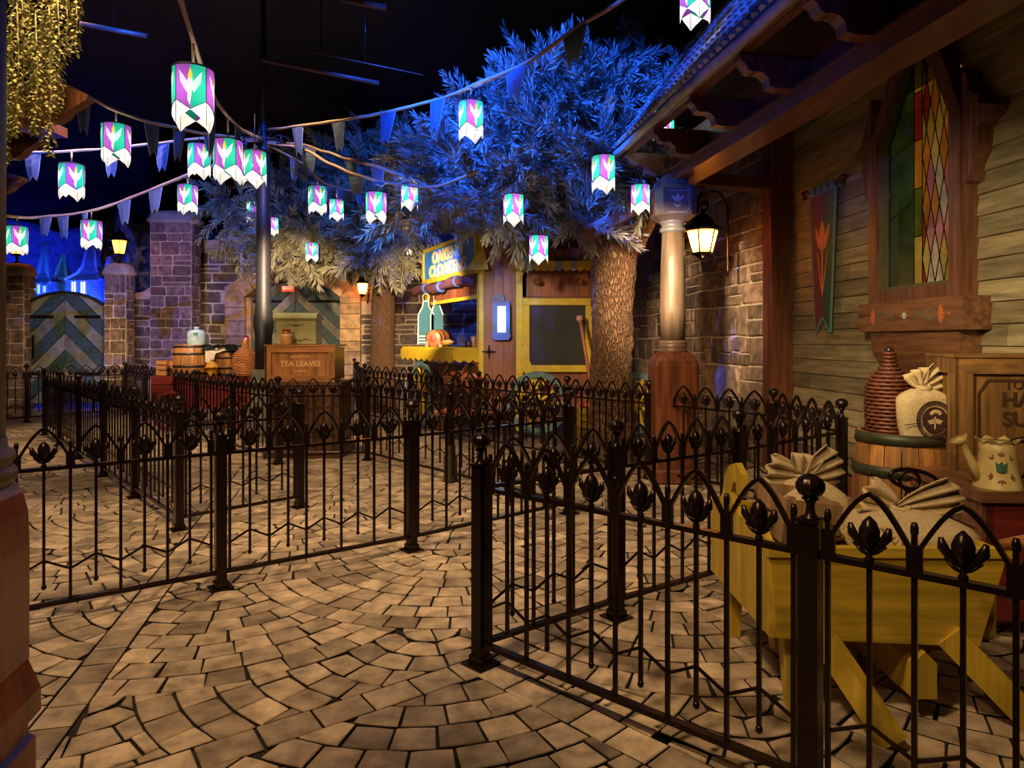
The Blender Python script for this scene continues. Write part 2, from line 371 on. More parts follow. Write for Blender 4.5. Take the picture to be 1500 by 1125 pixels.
def add_stone(mb, poly):
    n = len(poly); top = shrink(poly, .007)
    h = .0+rnd.uniform(-.003, .002); tx, ty = rnd.uniform(-.02, .02), rnd.uniform(-.02, .02)
    mx = sum(p[0] for p in poly)/n; my = sum(p[1] for p in poly)/n; t = rnd.random()
    top = [(mx+(x-mx)*.955, my+(y-my)*.955) for x, y in poly]
    v = [(x, y, -.018) for x, y in poly]+[(x, y, h-.003+(x-mx)*tx+(y-my)*ty) for x, y in [(mx+(x-mx)*.993, my+(y-my)*.993) for x, y in poly]]+[(x, y, h+.002+(x-mx)*tx+(y-my)*ty) for x, y in top]
    f = [tuple(range(2*n, 3*n))]
    for i in range(n): j = (i+1) % n; f += [(n+i, n+j, 2*n+j, 2*n+i)]
    g_ = [(i, (i+1) % n, n+(i+1) % n, n+i) for i in range(n)]
    ar = sum(poly[i][0]*poly[(i+1) % n][1]-poly[(i+1) % n][0]*poly[i][1] for i in range(n))
    if ar < 0: f = [tuple(reversed(q)) for q in f]; g_ = [tuple(reversed(q)) for q in g_]
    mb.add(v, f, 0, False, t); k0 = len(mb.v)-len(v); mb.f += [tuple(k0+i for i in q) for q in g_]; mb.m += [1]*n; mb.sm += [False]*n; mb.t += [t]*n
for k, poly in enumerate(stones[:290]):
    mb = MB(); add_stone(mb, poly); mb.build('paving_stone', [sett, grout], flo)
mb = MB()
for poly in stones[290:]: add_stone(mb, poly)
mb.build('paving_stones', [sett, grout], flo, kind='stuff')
print('stones', len(stones))
# ------------------------------------------------------------------ iron railings
a0 = .27
def arch_mesh():
    mb = MB(); pts = []; hw = a0/2-.016
    pts.append((-hw, .885)); pts.append((-hw, .955))
    Rr = hw*2.0*.86
    n = 6
    for i in range(1, n+1):
        t = i/n; x = -hw+hw*t; z = .955+.150*math.sin(t*PI/2*.86)/math.sin(PI/2*.86); pts.append((x, z))
    full = pts+[(-x, z) for x, z in reversed(pts[:-1])]
    v = []; k = len(full)
    for i, (x, z) in enumerate(full):
        a_ = full[max(i-1, 0)]; c_ = full[min(i+1, k-1)]; dx, dz = c_[0]-a_[0], c_[1]-a_[1]; l = math.hypot(dx, dz); nx, nz = -dz/l*.0075, dx/l*.0075
        v += [(x+nx, -.010, z+nz), (x-nx, -.010, z-nz), (x-nx, .010, z-nz), (x+nx, .010, z+nz)]
    f = [(3, 2, 1, 0), (4*k-4, 4*k-3, 4*k-2, 4*k-1)]
    for i in range(k-1):
        for j in range(4): q = (j+1) % 4; f.append((i*4+j, i*4+q, i*4+4+q, i*4+4+j))
    return mb.add(v, f, 0, False).mesh('arch', iron)
def tulip_mesh():
    mb = MB(); z = .885
    mb.lathe([(.013, 0), (.015, .012), (.008, .02), (.009, .04), (.02, .055), (.031, .08), (.032, .105), (.022, .13), (.004, .148)], 9, (0, 0, z))
    for sg in (-1, 1):
        mb.tube([(0, 0, z+.035), (sg*.03, 0, z+.058), (sg*.053, 0, z+.09), (sg*.058, 0, z+.118)], [.006, .013, .016, .007], 6, flat=.6)
        mb.tube([(0, sg*.004, z+.02), (sg*.022, sg*.004, z+.034), (sg*.05, 0, z+.056)], [.004, .007, .003], 5)
        mb.tube([(0, 0, z+.04), (0, sg*.02, z+.06), (0, sg*.036, z+.1)], [.006, .011, .005], 5)
    return mb.mesh('tulip', iron)
def lb_mesh():
    mb = MB(); mb.box((-.008, -.008, .10), (.008, .008, 1.0)); mb.lathe([(.012, 1.0), (.012, 1.02), (.008, 1.035)], 8)
    mb.box((-.017, -.011, .885), (.017, .011, .965)); return mb.mesh('long_baluster', iron)
def sb_mesh():
    mb = MB(); mb.box((-.0075, -.0075, .215), (.0075, .0075, .875)); mb.lathe([(.004, .19), (.012, .197), (.014, .208), (.009, .22)], 8); return mb.mesh('short_baluster', iron)
def post_meshes():
    s = MB().box((-.033, -.033, .0), (.033, .033, .985)).box((-.038, -.038, .985), (.038, .038, .995)).mesh('post_shaft', iron)
    f = MB().lathe([(.030, .995), (.027, 1.0), (.017, 1.012), (.0135, 1.04), (.020, 1.056), (.028, 1.06), (.028, 1.066), (.020, 1.07)], 12)
    f.lathe([(.018, 1.068), (.036, 1.078), (.046, 1.096), (.047, 1.112), (.038, 1.13), (.022, 1.142), (.006, 1.147)], 32, flute=10, fl=.06)
    f = f.mesh('finial', iron)
    bp = MB().box((-.07, -.07, 0), (.07, .07, .012)).box((-.042, -.042, .012), (.042, .042, .05)).mesh('base_plate', iron)
    return s, f, bp
ARCH, TUL, LB, SB = arch_mesh(), tulip_mesh(), lb_mesh(), sb_mesh(); PS, PF, PB = post_meshes()
ZIG = {}
def zig(n):
    if n in ZIG: return ZIG[n]
    mb = MB()
    pk, tr = .355, .29
    for i in range(n):
        x0 = i*a0; mb.bar((x0, 0, tr), (x0+a0/2, 0, pk), .008, .012); mb.bar((x0+a0/2, 0, pk), (x0+a0, 0, tr), .008, .012)
    ZIG[n] = mb.mesh('zigzag_bar', iron); return ZIG[n]
posts_done = set()
def fence(label, pts, ns, group='black iron queue railings', skipfirst=False, skiplast=False):
    """pts: (px, base_py) for each post; one railing run with its posts and panels"""
    g = [G(*p) if len(p) == 2 else Vector(p) for p in pts]
    t = thing('iron_railing', label, 'railing', g[0], 0, group)
    for i, p in enumerate(g):
        if (i == 0 and skipfirst) or (i == len(g)-1 and skiplast): continue
        q = g[min(i+1, len(g)-1)]-g[max(i-1, 0)]; a = math.atan2(q.y, q.x); l = p-g[0]
        po = put('post', PS, t, l, a); put('finial', PF, po); put('base_plate', PB, po)
    for i, n in enumerate(ns):
        A, B_ = g[i], g[i+1]; d = B_-A; l = d.length; a = math.atan2(d.y, d.x)
        gap = .033; s = (l-2*gap)/(n*a0+.05); o = A-g[0]
        x0 = gap+.025*s; ux, uy = math.cos(a), math.sin(a)
        def at(x): return Vector((o.x+ux*x, o.y+uy*x, 0))
        r = MB().box((0, -.017, .866), (l, .017, .886)).mesh('rail', iron); put('top_rail', r, t, o, a)
        r = MB().box((0, -.017, .095), (l, .017, .118)).mesh('rail', iron); put('bottom_rail', r, t, o, a)
        put('zigzag_bar', zig(n), t, at(x0), a, scale=(s, 1, 1))
        for k in range(n):
            c_ = x0+(k+.5)*a0*s
            put('arch', ARCH, t, at(c_), a, scale=(s, 1, 1)); put('tulip_finial', TUL, t, at(c_), a); put('short_baluster', SB, t, at(c_), a)
        for k in range(n+1): put('long_baluster', LB, t, at(x0+k*a0*s), a)
    return t
P2, P3, P834, P1 = (323, 862), (603, 806), (834, 753), (704, 973)
A0_ = G(*P2)+(G(*P2)-G(*P3))*1.0
fence('near railing crossing the photo from the left edge to centre, zigzag bars low', [tuple(A0_), P2, P3, P834], [5, 5, 6])
Bx = G(1187, 1185); Bd = (Bx-G(*P1)).normalized(); 
fence('nearest railing, running from centre towards the bottom right corner', [P1, (1187, 1185), tuple(Bx+Bd*1.65)], [6, 6])
fence('railing going back right from the nearest corner post towards the plank wall', [P1, (903, 905), (1083, 850), (1233, 794)], [3, 4, 4], skipfirst=True)
fence('short railing closing the right end in front of the wooden porch post', [(1233, 794), (1133, 741)], [4], skipfirst=True, skiplast=True)
fence('left railing running back in one straight line, arches seen edge-on', [(262, 776), (197, 729), (151, 698), (115, 672), (87, 652), (65, 637)], [5]*5)
fence('short railing with four arches facing the camera left of centre', [(262, 776), (439, 743)], [4], skipfirst=True)
fence('far railing in front of the chevron gate at the far left', [(-120, 630), (39, 619), (183, 607)], [6, 6], skiplast=True)
fence('back railing running from the far gate past the red wagon to the tea crate', [(183, 607), (212, 617), (246, 629), (288, 644), (341, 662), (407, 680)], [5]*5)
fence('railing before the tea leaves crate with three arches showing', [(407, 680), (538, 674)], [4], skipfirst=True)
fence('railing going back along the right side of the tea leaves crate', [(538, 674), (529, 633), (524, 605), (519, 587)], [6, 6, 6], skipfirst=True)
fJ = fence('middle railing slanting forward from the crate corner before the fruit wagon', [(538, 674), (660, 706), (834, 753)], [6, 6], skipfirst=True, skiplast=True)
b = MB().box((-.055, -.055, .012), (.055, .055, .30)).box((-.04, -.04, .30), (.04, .04, .42)).build('post_sleeve', M('olive_metal', (.06, .05, .03), .5, .3), fJ, loc=G(660, 706)-G(538, 674), rz=-.7)
fence('rearmost railing running in front of the yellow kiosk and big tree', [(534, 614), (601, 629), (701, 652), (831, 678), (951, 701), (1133, 741)], [5, 6, 6, 6, 5])
# ------------------------------------------------------------------ masonry
stoneM = M('field_stone', (.115, .082, .062), .62, bump=.6, scale=7, var=.4, tint=.45, dist=.03)
stoneR = M('rubble_stone', (.19, .135, .095), .6, bump=.7, scale=8, var=.4, tint=.5, dist=.03)
stoneP = M('pillar_stone', (.15, .095, .07), .62, bump=.6, scale=8, var=.4, tint=.4, dist=.03)
mort = M('pale_mortar', (.50, .41, .29), .85, bump=.3, scale=20, var=.2)
sandst = M('sandstone', (.50, .32, .15), .6, bump=.5, scale=5, var=.3, tint=.3, dist=.02)
snow = M('cap_stone', (.42, .31, .22), .6, bump=.5, scale=4, var=.2, dist=.03)
def lay(U, z0, z1, hmin, hmax, wmin, wmax, seed=1, hole=None, ztop=None, frag=.25, jit=.02):
    """irregular courses of stones in (u, z); returns polygons"""
    r = random.Random(seed); out = []; rows = []; z = z0
    while z < z1-.03:
        h = r.uniform(hmin, hmax)
        if z1-(z+h) < hmin*.6: h = z1-z
        rows.append((z, z+h)); z += h
    def wob(u, zz): return zz+jit*1.3*mnoise.noise(Vector((u*1.7, zz*3.1, seed*5.)))
    for (za, zb) in rows:
        u = U[0]-r.uniform(0, wmin)
        while u < U[1]:
            wd = r.uniform(wmin, wmax); a = max(u, U[0]); c = min(u+wd, U[1]); u += wd
            if U[1]-c < wmin*.4: c = U[1]; u = U[1]
            if c-a < .06: continue
            j = [r.uniform(-jit, jit) for _ in range(4)]
            if a <= U[0]: j[0] = j[3] = 0
            if c >= U[1]: j[1] = j[2] = 0
            qs = [[(a+j[0], wob(a, za)), (c+j[1], wob(c, za)), (c+j[2], wob(c, zb)), (a+j[3], wob(a, zb))]]
            if r.random() < frag and (zb-za) > hmin*1.05 and (c-a) > wmin:
                m = r.uniform(.4, .6); zm = za+(zb-za)*m
                if r.random() < .6: qs = [[qs[0][0], qs[0][1], (c, zm), (a, zm)], [(a, zm), (c, zm), qs[0][2], qs[0][3]]]
                else:
                    k = a+(c-a)*r.uniform(.3, .7)
                    qs = [[qs[0][0], qs[0][1], (c, zm), (a, zm)], [(a, zm), (k, zm), (k+.02, wob(k, zb)), qs[0][3]], [(k, zm), (c, zm), qs[0][2], (k+.02, wob(k, zb))]]
            for q in qs:
                cu = sum(p[0] for p in q)/4; cz = sum(p[1] for p in q)/4
                if hole and hole(cu, cz): continue
                if ztop and cz > ztop(cu): continue
                # knock corners off
                n = len(q); p2 = []
                for i in range(n):
                    pa, pb, pc = q[i-1], q[i], q[(i+1) % n]; k = r.uniform(.08, .2)
                    p2 += [(pb[0]+(pa[0]-pb[0])*k*.5, pb[1]+(pa[1]-pb[1])*k), (pb[0]+(pc[0]-pb[0])*k*.5, pb[1]+(pc[1]-pb[1])*k)]
                out.append(p2)
    return out
def wall_of(name, F, polys, mat, back, gap=.012, proud=.035, parent=None, maxn=280, seed=3, pname='stone'):
    """back: MB already holding the mortar core in wall coordinates"""
    r = random.Random(seed)
    base = back
    base.v = [tuple(F @ Vector(v)) for v in base.v]
    o = base.build(name, [mort], parent, world=parent is not None)
    if parent is None: struct(o)
    polys = sorted(polys, key=lambda p: -area(p)); rest = MB()
    for i, poly in enumerate(polys):
        p = shrink(poly, gap)
        if len(p) < 3 or area(p) < .003: continue
        n = len(p); cx = sum(q[0] for q in p)/n; cz = sum(q[1] for q in p)/n; d = proud*r.uniform(.6, 1.25); tx, tz = r.uniform(-.06, .06), r.uniform(-.06, .06)
        mb = MB() if i < maxn else rest
        p1 = [(cx+(x-cx)*.90, cz+(z-cz)*.86) for x, z in p]
        v = [(x, 0.004, z) for x, z in p]+[(x, -d*.72, z) for x, z in [(cx+(x-cx)*.98, cz+(z-cz)*.97) for x, z in p]]+[(x, -d+(x-cx)*tx+(z-cz)*tz, z) for x, z in p1]
        f = [tuple(range(2*n, 3*n))]
        for k in range(n): j = (k+1) % n; f += [(k, j, n+j, n+k), (n+k, n+j, 2*n+j, 2*n+k)]
        mb.add([F @ Vector(q) for q in v], f, 0, False, r.random())
        if i < maxn: mb.build(pname, mat, o, world=True)
    if rest.v: rest.build(pname+'s', mat, o, world=True, kind='stuff')
    return o
def core(polys): 
    mb = MB()
    for (u0, u1, z0, z1) in polys: mb.box((u0, 0, z0), (u1, .4, z1))
    return mb
# back wall: x from -8.8 to 3.6 at Y 18.8, arched gateway in it
YB = 18.8
xg0, xg1 = (362-750)*YB/1000, (500-750)*YB/1000      # door opening
zspr = CAMH+(500-436)*YB/1000; zap = CAMH+(500-410)*YB/1000
xr0, xr1 = (333-750)*YB/1000, (530-750)*YB/1000
def hole(u, z): return xr0-.02 < u < xr1+.02 and z < CAMH+(500-392)*YB/1000-((u-(xr0+xr1)/2)/(xr1-xr0)*2)**2*.35
zt = CAMH+(500-362)*YB/1000
polys = lay((-8.9, 3.9), 0, zt, .22, .36, .38, .95, 11, hole, frag=.25)
F = frame((0, YB, 0), (1, 0, 0))
bk = core([(-8.9, xg0-.05, 0, zt), (xg1+.05, 3.9, 0, zt), (xg0-.1, xg1+.1, zap+.1, zt)])
wb = wall_of('wall_back', F, polys, stoneM, bk, gap=.019, proud=.03)
# lit coping on the left part of the back wall
cp = MB()
for k in range(6):
    x0 = -8.75+k*.55; cp.add([(x, y, z+rnd.uniform(-.02, .02)) for (x, y, z) in [(x0, YB-.14, zt-.12), (x0+.56, YB-.14, zt-.12), (x0+.56, YB+.4, zt-.12), (x0, YB+.4, zt-.12), (x0, YB-.12, zt+.18), (x0+.56, YB-.12, zt+.16), (x0+.56, YB+.4, zt+.2), (x0, YB+.4, zt+.2)]],
           [(3, 2, 1, 0), (4, 5, 6, 7), (0, 1, 5, 4), (1, 2, 6, 5), (2, 3, 7, 6), (3, 0, 4, 7)])
cp.build('coping', snow, wb, world=True)
# voussoirs and jamb blocks
t = put('archway', None, wb, label='wide tan sandstone arch surround with long jamb blocks')
cxm = (xg0+xg1)/2; hwid = (xg1-xg0)/2; rise = zap-zspr
def arcp(tt, off):
    # segmental arch by half-width and rise, offset outward
    Rr = (hwid**2+rise**2)/(2*rise); cz = zap-Rr; amax = math.asin(hwid/Rr); a = -amax+2*amax*tt
    return (cxm+(Rr+off)*math.sin(a), cz+(Rr+off)*math.cos(a))
NV = 9; ow = .52
for k in range(NV):
    t0, t1 = k/NV, (k+1)/NV
    q = [arcp(t0, 0), arcp((t0+t1)/2, 0), arcp(t1, 0), arcp(t1, ow), arcp((t0+t1)/2, ow), arcp(t0, ow)]
    MB().prism(shrink(q, .008), YB-.17-rnd.random()*.02, YB+.3, tint=rnd.random()).build('arch_block', sandst, t, world=True)
for (xa, xb) in ((xr0, xg0), (xg1, xr1)):
    z = 0; al = (arcp(0, ow) if xa < cxm else arcp(1, ow))
    while z < zspr-.05:
        h = min(rnd.uniform(.28, .42), zspr-z)
        if zspr-(z+h) < .15: h = zspr-z
        q = [(xa, z), (xb, z), (xb, z+h), (xa, z+h)]
        MB().prism(shrink(q, .008), YB-.17-rnd.random()*.02, YB+.3, tint=rnd.random()).build('jamb_block', sandst, t, world=True); z += h
    # haunch block between jamb top and arch
    if xa < cxm: q = [(xa, zspr), (xb, zspr), arcp(0, ow), (xa, arcp(0, ow)[1]-.1)]
    else: q = [(xa, zspr), (xb, zspr), (xb, arcp(1, ow)[1]-.1), arcp(1, ow)]
    MB().prism(q, YB-.175, YB+.3, tint=.4).build('haunch_block', sandst, t, world=True)
MB().box((xg0, YB-.05, 0), (xg0+.12, YB+.3, zspr)).build('jamb_reveal', sandst, t, world=True)
# chevron doors
teal = M('chevron_teal', (.030, .060, .062), .55, bump=.25, scale=4, var=.3, stretch=(3, 3, 3), tint=.25, dist=.006)
greyw = M('chevron_grey', (.17, .17, .12), .55, bump=.25, scale=4, var=.3, tint=.25, dist=.006)
def chevron_door(name, label, x0, x1, ztop, Y, n_up=True, w_=.34, slope=1.0, outline=None, cat='gate'):
    t = thing(name, label, cat, ((x0+x1)/2, Y, 0)); cx = (x0+x1)/2
    MB().prism(outline, Y+.05, Y+.09).build('backing_board', teal, t, world=True)
    for side in (-1, 1):
        k = -1; z = -2.2; i = 0
        while z < ztop+.3:
            hw = (x1-x0)/2
            q = [(cx, z), (cx+side*hw, z-slope*hw), (cx+side*hw, z-slope*hw+w_), (cx, z+w_)]
            # clip to outline (convex)
            n = len(outline); ar = sum(outline[a][0]*outline[(a+1) % n][1]-outline[(a+1) % n][0]*outline[a][1] for a in range(n)); sg = 1 if ar > 0 else -1
            for a in range(n):
                p0, p1 = outline[a], outline[(a+1) % n]; q = clip(q, p0, (-(p1[1]-p0[1])*sg, (p1[0]-p0[0])*sg))
                if len(q) < 3: break
            if len(q) >= 3:
                q = shrink(q, .006)
                if len(q) >= 3 and area(q) > .004:
                    dk = i % 2 == 0
                    MB().prism(q, Y-.01 if dk else Y+.008, Y+.05, tint=rnd.random(), inset=.01).build('plank', teal if dk else greyw, t, world=True)
            z += w_; i += 1
    for zz in (.8, ztop-.62):
        MB().box((x0+.05, Y-.035, zz), (x0+(x1-x0)*.36, Y-.012, zz+.07)).build('strap_hinge', iron, t, world=True)
        MB().box((x1-(x1-x0)*.36, Y-.035, zz), (x1-.05, Y-.012, zz+.07)).build('strap_hinge', iron, t, world=True)
    return t
ol = [(xg0+.02, 0), (xg1-.02, 0)]+[arcp(1-k/10, -.03) for k in range(11)]
dd = chevron_door('chevron_doors', 'dark teal and grey chevron-planked doors inside the sandstone arch', xg0, xg1, zap, YB+.12, outline=ol, w_=.33, slope=.95, cat='door')
# exit sign
ex = thing('exit_sign', 'small red exit sign above the arched chevron doors', 'sign', P(421, 427, YB-.12))
red = M('sign_red', (.55, .05, .02), .5, emis=(1, .12, .03), es=.7); whiteM = M('sign_white', (.8, .75, .65), .5, emis=(1, .9, .7), es=.5)
MB().box((-.16, 0, 0), (.16, .10, .15)).build('sign_case', red, ex)
text('EXIT', .13, frame(P(421, 422, YB-.13), (1, 0, 0)), whiteM, ex, depth=.01, bold=.004)
al = thing('fire_alarm', 'small red alarm box on the left jamb inside the arch', 'alarm', P(360, 497, YB-.2))
MB().box((-.06, 0, -.1), (.06, .05, .1), bev=.01).build('alarm_case', M('alarm_red', (.5, .02, .01), .4), al); MB().box((-.03, -.015, -.04), (.03, 0, .04)).build('lever', whiteM, al)
# wall lamp helper -----------------------------------------------------------
lampglass = glowcloth('lamp_glass', (1, .45, .09), 1.0); bulbM = M('bulb', (1, .8, .5), .4, var=0, emis=(1, .72, .32), es=9)
def lamp_head(t, o, h, r, power, hang=False):
    """six-sided lantern head: glass narrows downward; o = bottom centre"""
    o = Vector(o)
    MB().lathe([(r*.62, 0), (r*.62, h*.03), (r*1.02, h*.5), (r, h*.5)], 6, o, smooth=False, cap=False).build('glass', lampglass, t, world=True)
    fr = MB()
    for k in range(6):
        a = 2*PI*k/6; p = [(o.x+r*.64*math.cos(a), o.y+r*.64*math.sin(a), o.z), (o.x+r*1.04*math.cos(a), o.y+r*1.04*math.sin(a), o.z+h*.5)]
        fr.tube(p, r*.05, 5)
    fr.lathe([(r*.2, -h*.04), (r*.68, -h*.02), (r*.7, h*.03), (r*.55, h*.03)], 6, o, smooth=False); fr.build('lamp_frame', iron, t, world=True)
    MB().lathe([(r*1.0, h*.49), (r*1.28, h*.5), (r*1.22, h*.54), (r*.75, h*.66), (r*.6, h*.78), (r*.3, h*.84), (r*.12, h*.88), (r*.16, h*.93), (r*.03, h)], 12, o).build('lamp_cap', iron, t, world=True)
    if hang: MB().lathe([(r*.03, -h*.28), (r*.12, -h*.22), (r*.05, -h*.14), (r*.5, -h*.04), (r*.2, -h*.02)], 8, o).build('drop_finial', iron, t, world=True)
    MB().lathe([(r*.12, h*.02), (r*.2, h*.14), (r*.2, h*.26), (r*.05, h*.36)], 8, o).build('bulb', bulbM, t, world=True)
    point('lamp_light', o+Vector((0, 0, h*.3)), power, (1, .6, .22), r*.4)
t = thing('wall_lantern', 'lit amber lantern on the right end of the sandstone arch', 'lantern', P(532, 436, YB-.45))
lamp_head(t, P(531, 432, YB-.45), .62, .14, 130, True)
MB().tube(catmull([P(538, 445, YB-.05), P(541, 415, YB-.1), P(536, 402, YB-.3), P(531, 402, YB-.45)]), .018, 6).build('bracket_arm', iron, t, world=True)
# big stone pillar and low wall left of back wall
def pillar(name, label, px0, px1, ptop, Y, depth, mat, seed, capk=1.16, z0=0, caph=.34, hr=(.2, .34), wr=(.3, .75)):
    x0 = (px0-750)*Y/1000; x1 = (px1-750)*Y/1000; zt_ = CAMH+(500-ptop)*Y/1000
    t = thing(name, label, 'pillar', ((x0+x1)/2, Y+depth/2, 0))
    MB().box((x0, Y, z0), (x1, Y+depth, zt_)).build('mortar_core', mort, t, world=True)
    r = random.Random(seed)
    for (F_, U) in ((frame((x0, Y, 0), (1, 0, 0)), x1-x0), (frame((x1, Y, 0), (0, 1, 0)), depth)):
        for poly in lay((0, U), z0, zt_, hr[0], hr[1], min(wr[0], U*.4), min(wr[1], U*.8), seed, frag=.15, jit=.012):
            p = shrink(poly, .009)
            if len(p) < 3 or area(p) < .004: continue
            n = len(p); cx = sum(q[0] for q in p)/n; cz = sum(q[1] for q in p)/n; d = .03*r.uniform(.6, 1.2)
            v = [(x, .003, z) for x, z in p]+[(cx+(x-cx)*.92, -d, cz+(z-cz)*.9) for x, z in p]
            f = [tuple(range(n, 2*n))]+[(k, (k+1) % n, n+(k+1) % n, n+k) for k in range(n)]
            MB().add([F_ @ Vector(q) for q in v], f, 0, False, r.random()).build('stone', mat, t, world=True)
        seed += 1
    cx, cy = (x0+x1)/2, Y+depth/2; hw = (x1-x0)/2*capk; hd = depth/2*capk; mb = MB(); prof = [(.9, 0), (1.06, .05), (1.08, caph*.35), (.98, caph*.42), (1.0, caph*.5), (.9, caph*.8), (.6, caph)]
    for i, (k, z) in enumerate(prof):
        for j in range(24):
            a = 2*PI*j/24+.13; ca, sa = math.cos(a), math.sin(a); m = max(abs(ca), abs(sa)); sq = 1/m; e = (sq*.75+.25*1.1)
            kk = k*e*(1+.05*mnoise.noise(Vector((ca*2, sa*2, z*4+seed)))); mb.v.append((cx+ca*hw*kk, cy+sa*hd*kk, zt_+z-.02+.03*mnoise.noise(Vector((ca*3, sa*3, seed)))))
    m = len(prof)
    fs = [(i*24+j, i*24+(j+1) % 24, i*24+24+(j+1) % 24, i*24+24+j) for i in range(m-1) for j in range(24)]+[tuple(range((m-1)*24, m*24)), tuple(reversed(range(24)))]
    mb.f = fs; mb.m = [0]*len(fs); mb.sm = [True]*len(fs); mb.t = [.5]*len(fs)
    mb.build('cap_stone', snow, t, world=True); return t, Vector((cx, cy, zt_+caph))
pillar('stone_pillar', 'tall dark stone pillar with lumpy cap left of the arch', 220, 280, 326, 17.2, .5, stoneP, 31)
t, c1 = pillar('gate_pillar', 'stone gate pillar right of the chevron gate, lamp on its cap', 153, 184, 403, 16.0, .36, stoneP, 41, 1.25, caph=.3)
t, c0 = pillar('gate_pillar', 'stone gate pillar left of the chevron gate at the photo edge', -2, 35, 403, 16.0, .36, stoneP, 51, 1.25, caph=.3)
for c_, lb in ((c1, 'lit amber lantern standing on the gate pillar right of the gate'), (c0, 'lit amber lantern standing on the gate pillar left of the gate')):
    t = thing('post_lantern', lb, 'lantern', c_-Vector((0, 0, .05)))
    MB().lathe([(.1, -.06), (.1, .0), (.03, .04), (.03, .16), (.07, .2)], 8, c_).build('lantern_foot', iron, t, world=True)
    lamp_head(t, c_+Vector((0, 0, .2)), .66, .18, 30)
polys = lay(((186-750)*.0172, (221-750)*.0172), 0, CAMH+.065*17.2, .22, .34, .22, .55, 61)
wl = wall_of('wall_low_left', frame((0, 17.4, 0), (1, 0, 0)), polys, stoneM, core([((186-750)*.0172, (221-750)*.0172, 0, CAMH+.062*17.2)]))
mb = MB(); x0 = (186-750)*.0172
mb.prism([(x0, 2.66), (x0+.62, 2.66), (x0+.62, 3.05), (x0+.5, 2.95), (x0+.35, 2.86), (x0, 2.8)], 17.3, 17.9).build('coping', snow, wl, world=True)
# chevron gate on the far left, arched top
YG = 16.2; gx0, gx1 = (38-750)*YG/1000, (151-750)*YG/1000; zc = CAMH+.072*YG; zs = CAMH+.054*YG
ol = [(gx0+.02, .12), (gx1-.02, .12)]+[(gx1-.02-(gx1-gx0-.04)*k/10, zs+(zc-zs)*math.sin(PI*k/10)**.8) for k in range(11)]
gt = chevron_door('chevron_gate', 'arched gate of grey and teal chevron planks between the lamp pillars', gx0, gx1, zc, YG, outline=ol, w_=.40, slope=1.0)
mb = MB(); pr = [(gx1-(gx1-gx0)*k/10, zs+(zc-zs)*math.sin(PI*k/10)**.8) for k in range(11)]
for k in range(10): mb.bar((pr[k][0], YG, pr[k][1]), (pr[k+1][0], YG, pr[k+1][1]), .1, .06)
mb.build('top_trim', M('black_trim', (.012, .012, .016), .5), gt, world=True)
MB().box((gx0+.18, YG-.06, 1.18), (gx0+.22, YG-.03, 1.75)).build('pull_handle', iron, gt, world=True)
# right rubble wall, runs back from the porch post
xo = Vector((3.22, 8.7, 0)); dr = Vector((-.157, 1, 0)).normalized(); Lr = 10.4
far = xo+dr*Lr
Fr = frame(far, -dr)
polys = lay((0, Lr), 0, 4.6, .2, .44, .22, .58, 71, frag=.35, jit=.035)
wr = wall_of('wall_right_stone', Fr, polys, stoneR, core([(0, Lr, 0, 4.6)]), gap=.014, proud=.04, maxn=290)
# plank wall on the right
wdir = Vector((.07, -1, 0)).normalized(); wo = Vector((3.43, 8.4, 0)); Fw = frame(wo, wdir)
def wall_s(px):            # distance along the plank wall for a photo column
    k = (px-750)/1000; Y = (3.43+.07*8.4)/(k+.07); return (8.4-Y)*math.hypot(1, .07)
def WZ(px, py):
    k = (px-750)/1000; Y = (3.43+.07*8.4)/(k+.07); return CAMH-(py-HOR)*Y/1000
pw = struct(MB().box((0, .02, 0), (11.0, .2, 5.0)).build('wall_right', M('dark_board', (.05, .04, .03), .8)))
pw.data.transform(Fw)
sid = wood('grey_siding', (.30, .235, .13), .6, 2.2, .3, 1, .35, .4)
bh = .168; z = .22; row = 0
while z < 4.9:
    s = -rnd.random()*1.2
    while s < 8.6:
        L_ = rnd.uniform(1.3, 2.9); a, c_ = max(s, 0), min(s+L_, 8.6); s += L_
        if c_-a < .1: continue
        tt = rnd.random()
        MB().add([(a+.002, -.004, z), (c_-.002, -.004, z), (c_-.002, -.022, z+.004), (a+.002, -.022, z+.004), (a+.002, -.004, z+bh-.004), (c_-.002, -.004, z+bh-.004), (a+.002, .02, z), (c_-.002, .02, z), (a+.002, .02, z+bh-.004), (c_-.002, .02, z+bh-.004)],
                 [(3, 2, 5, 4), (0, 1, 2, 3), (6, 7, 1, 0), (4, 5, 9, 8), (6, 0, 3, 4, 8), (1, 7, 9, 5, 2)], 0, False, tt).build('plank', sid, pw).data.transform(Fw)
    z += bh; row += 1
bb = MB().box((0, -.07, 0), (8.6, .02, .2)).build('baseboard_right', wood('russet_trim', (.20, .06, .022), .5)); bb.data.transform(Fw); struct(bb)
# ------------------------------------------------------------------ porch: post, beam, rafters, tiled eave, turned column
redw = wood('red_brown_timber', (.17, .055, .022), .42, 2.5, .35, 2, .2, .25, .2)
redwx = wood('red_brown_timber_long', (.15, .05, .022), .42, 2.5, .35, 1, .2, .25, .2)
porch = thing('porch_roof', 'red-brown timber porch roof with tiled eave over the plank wall', 'roof', (2.4, 8.5, 0))
MB().box((-.15, -.14, 0), (.15, .14, 4.6), bev=.012).build('corner_post', redw, porch, world=False, loc=(3.30-2.4, 8.45-8.5, 0))
bd = Vector((.52, -3.46, 0)).normalized(); b0 = Vector((1.80, 8.24, 0)); Fb = frame(b0, bd)   # x along the beam towards the camera, y away to the wall side
mb = MB(); mb.box((0, -.02, 3.44), (9.4, .30, 3.56)); mb.v = [tuple(Fb @ Vector(v)) for v in mb.v]; mb.build('lower_beam', redwx, porch, world=True)
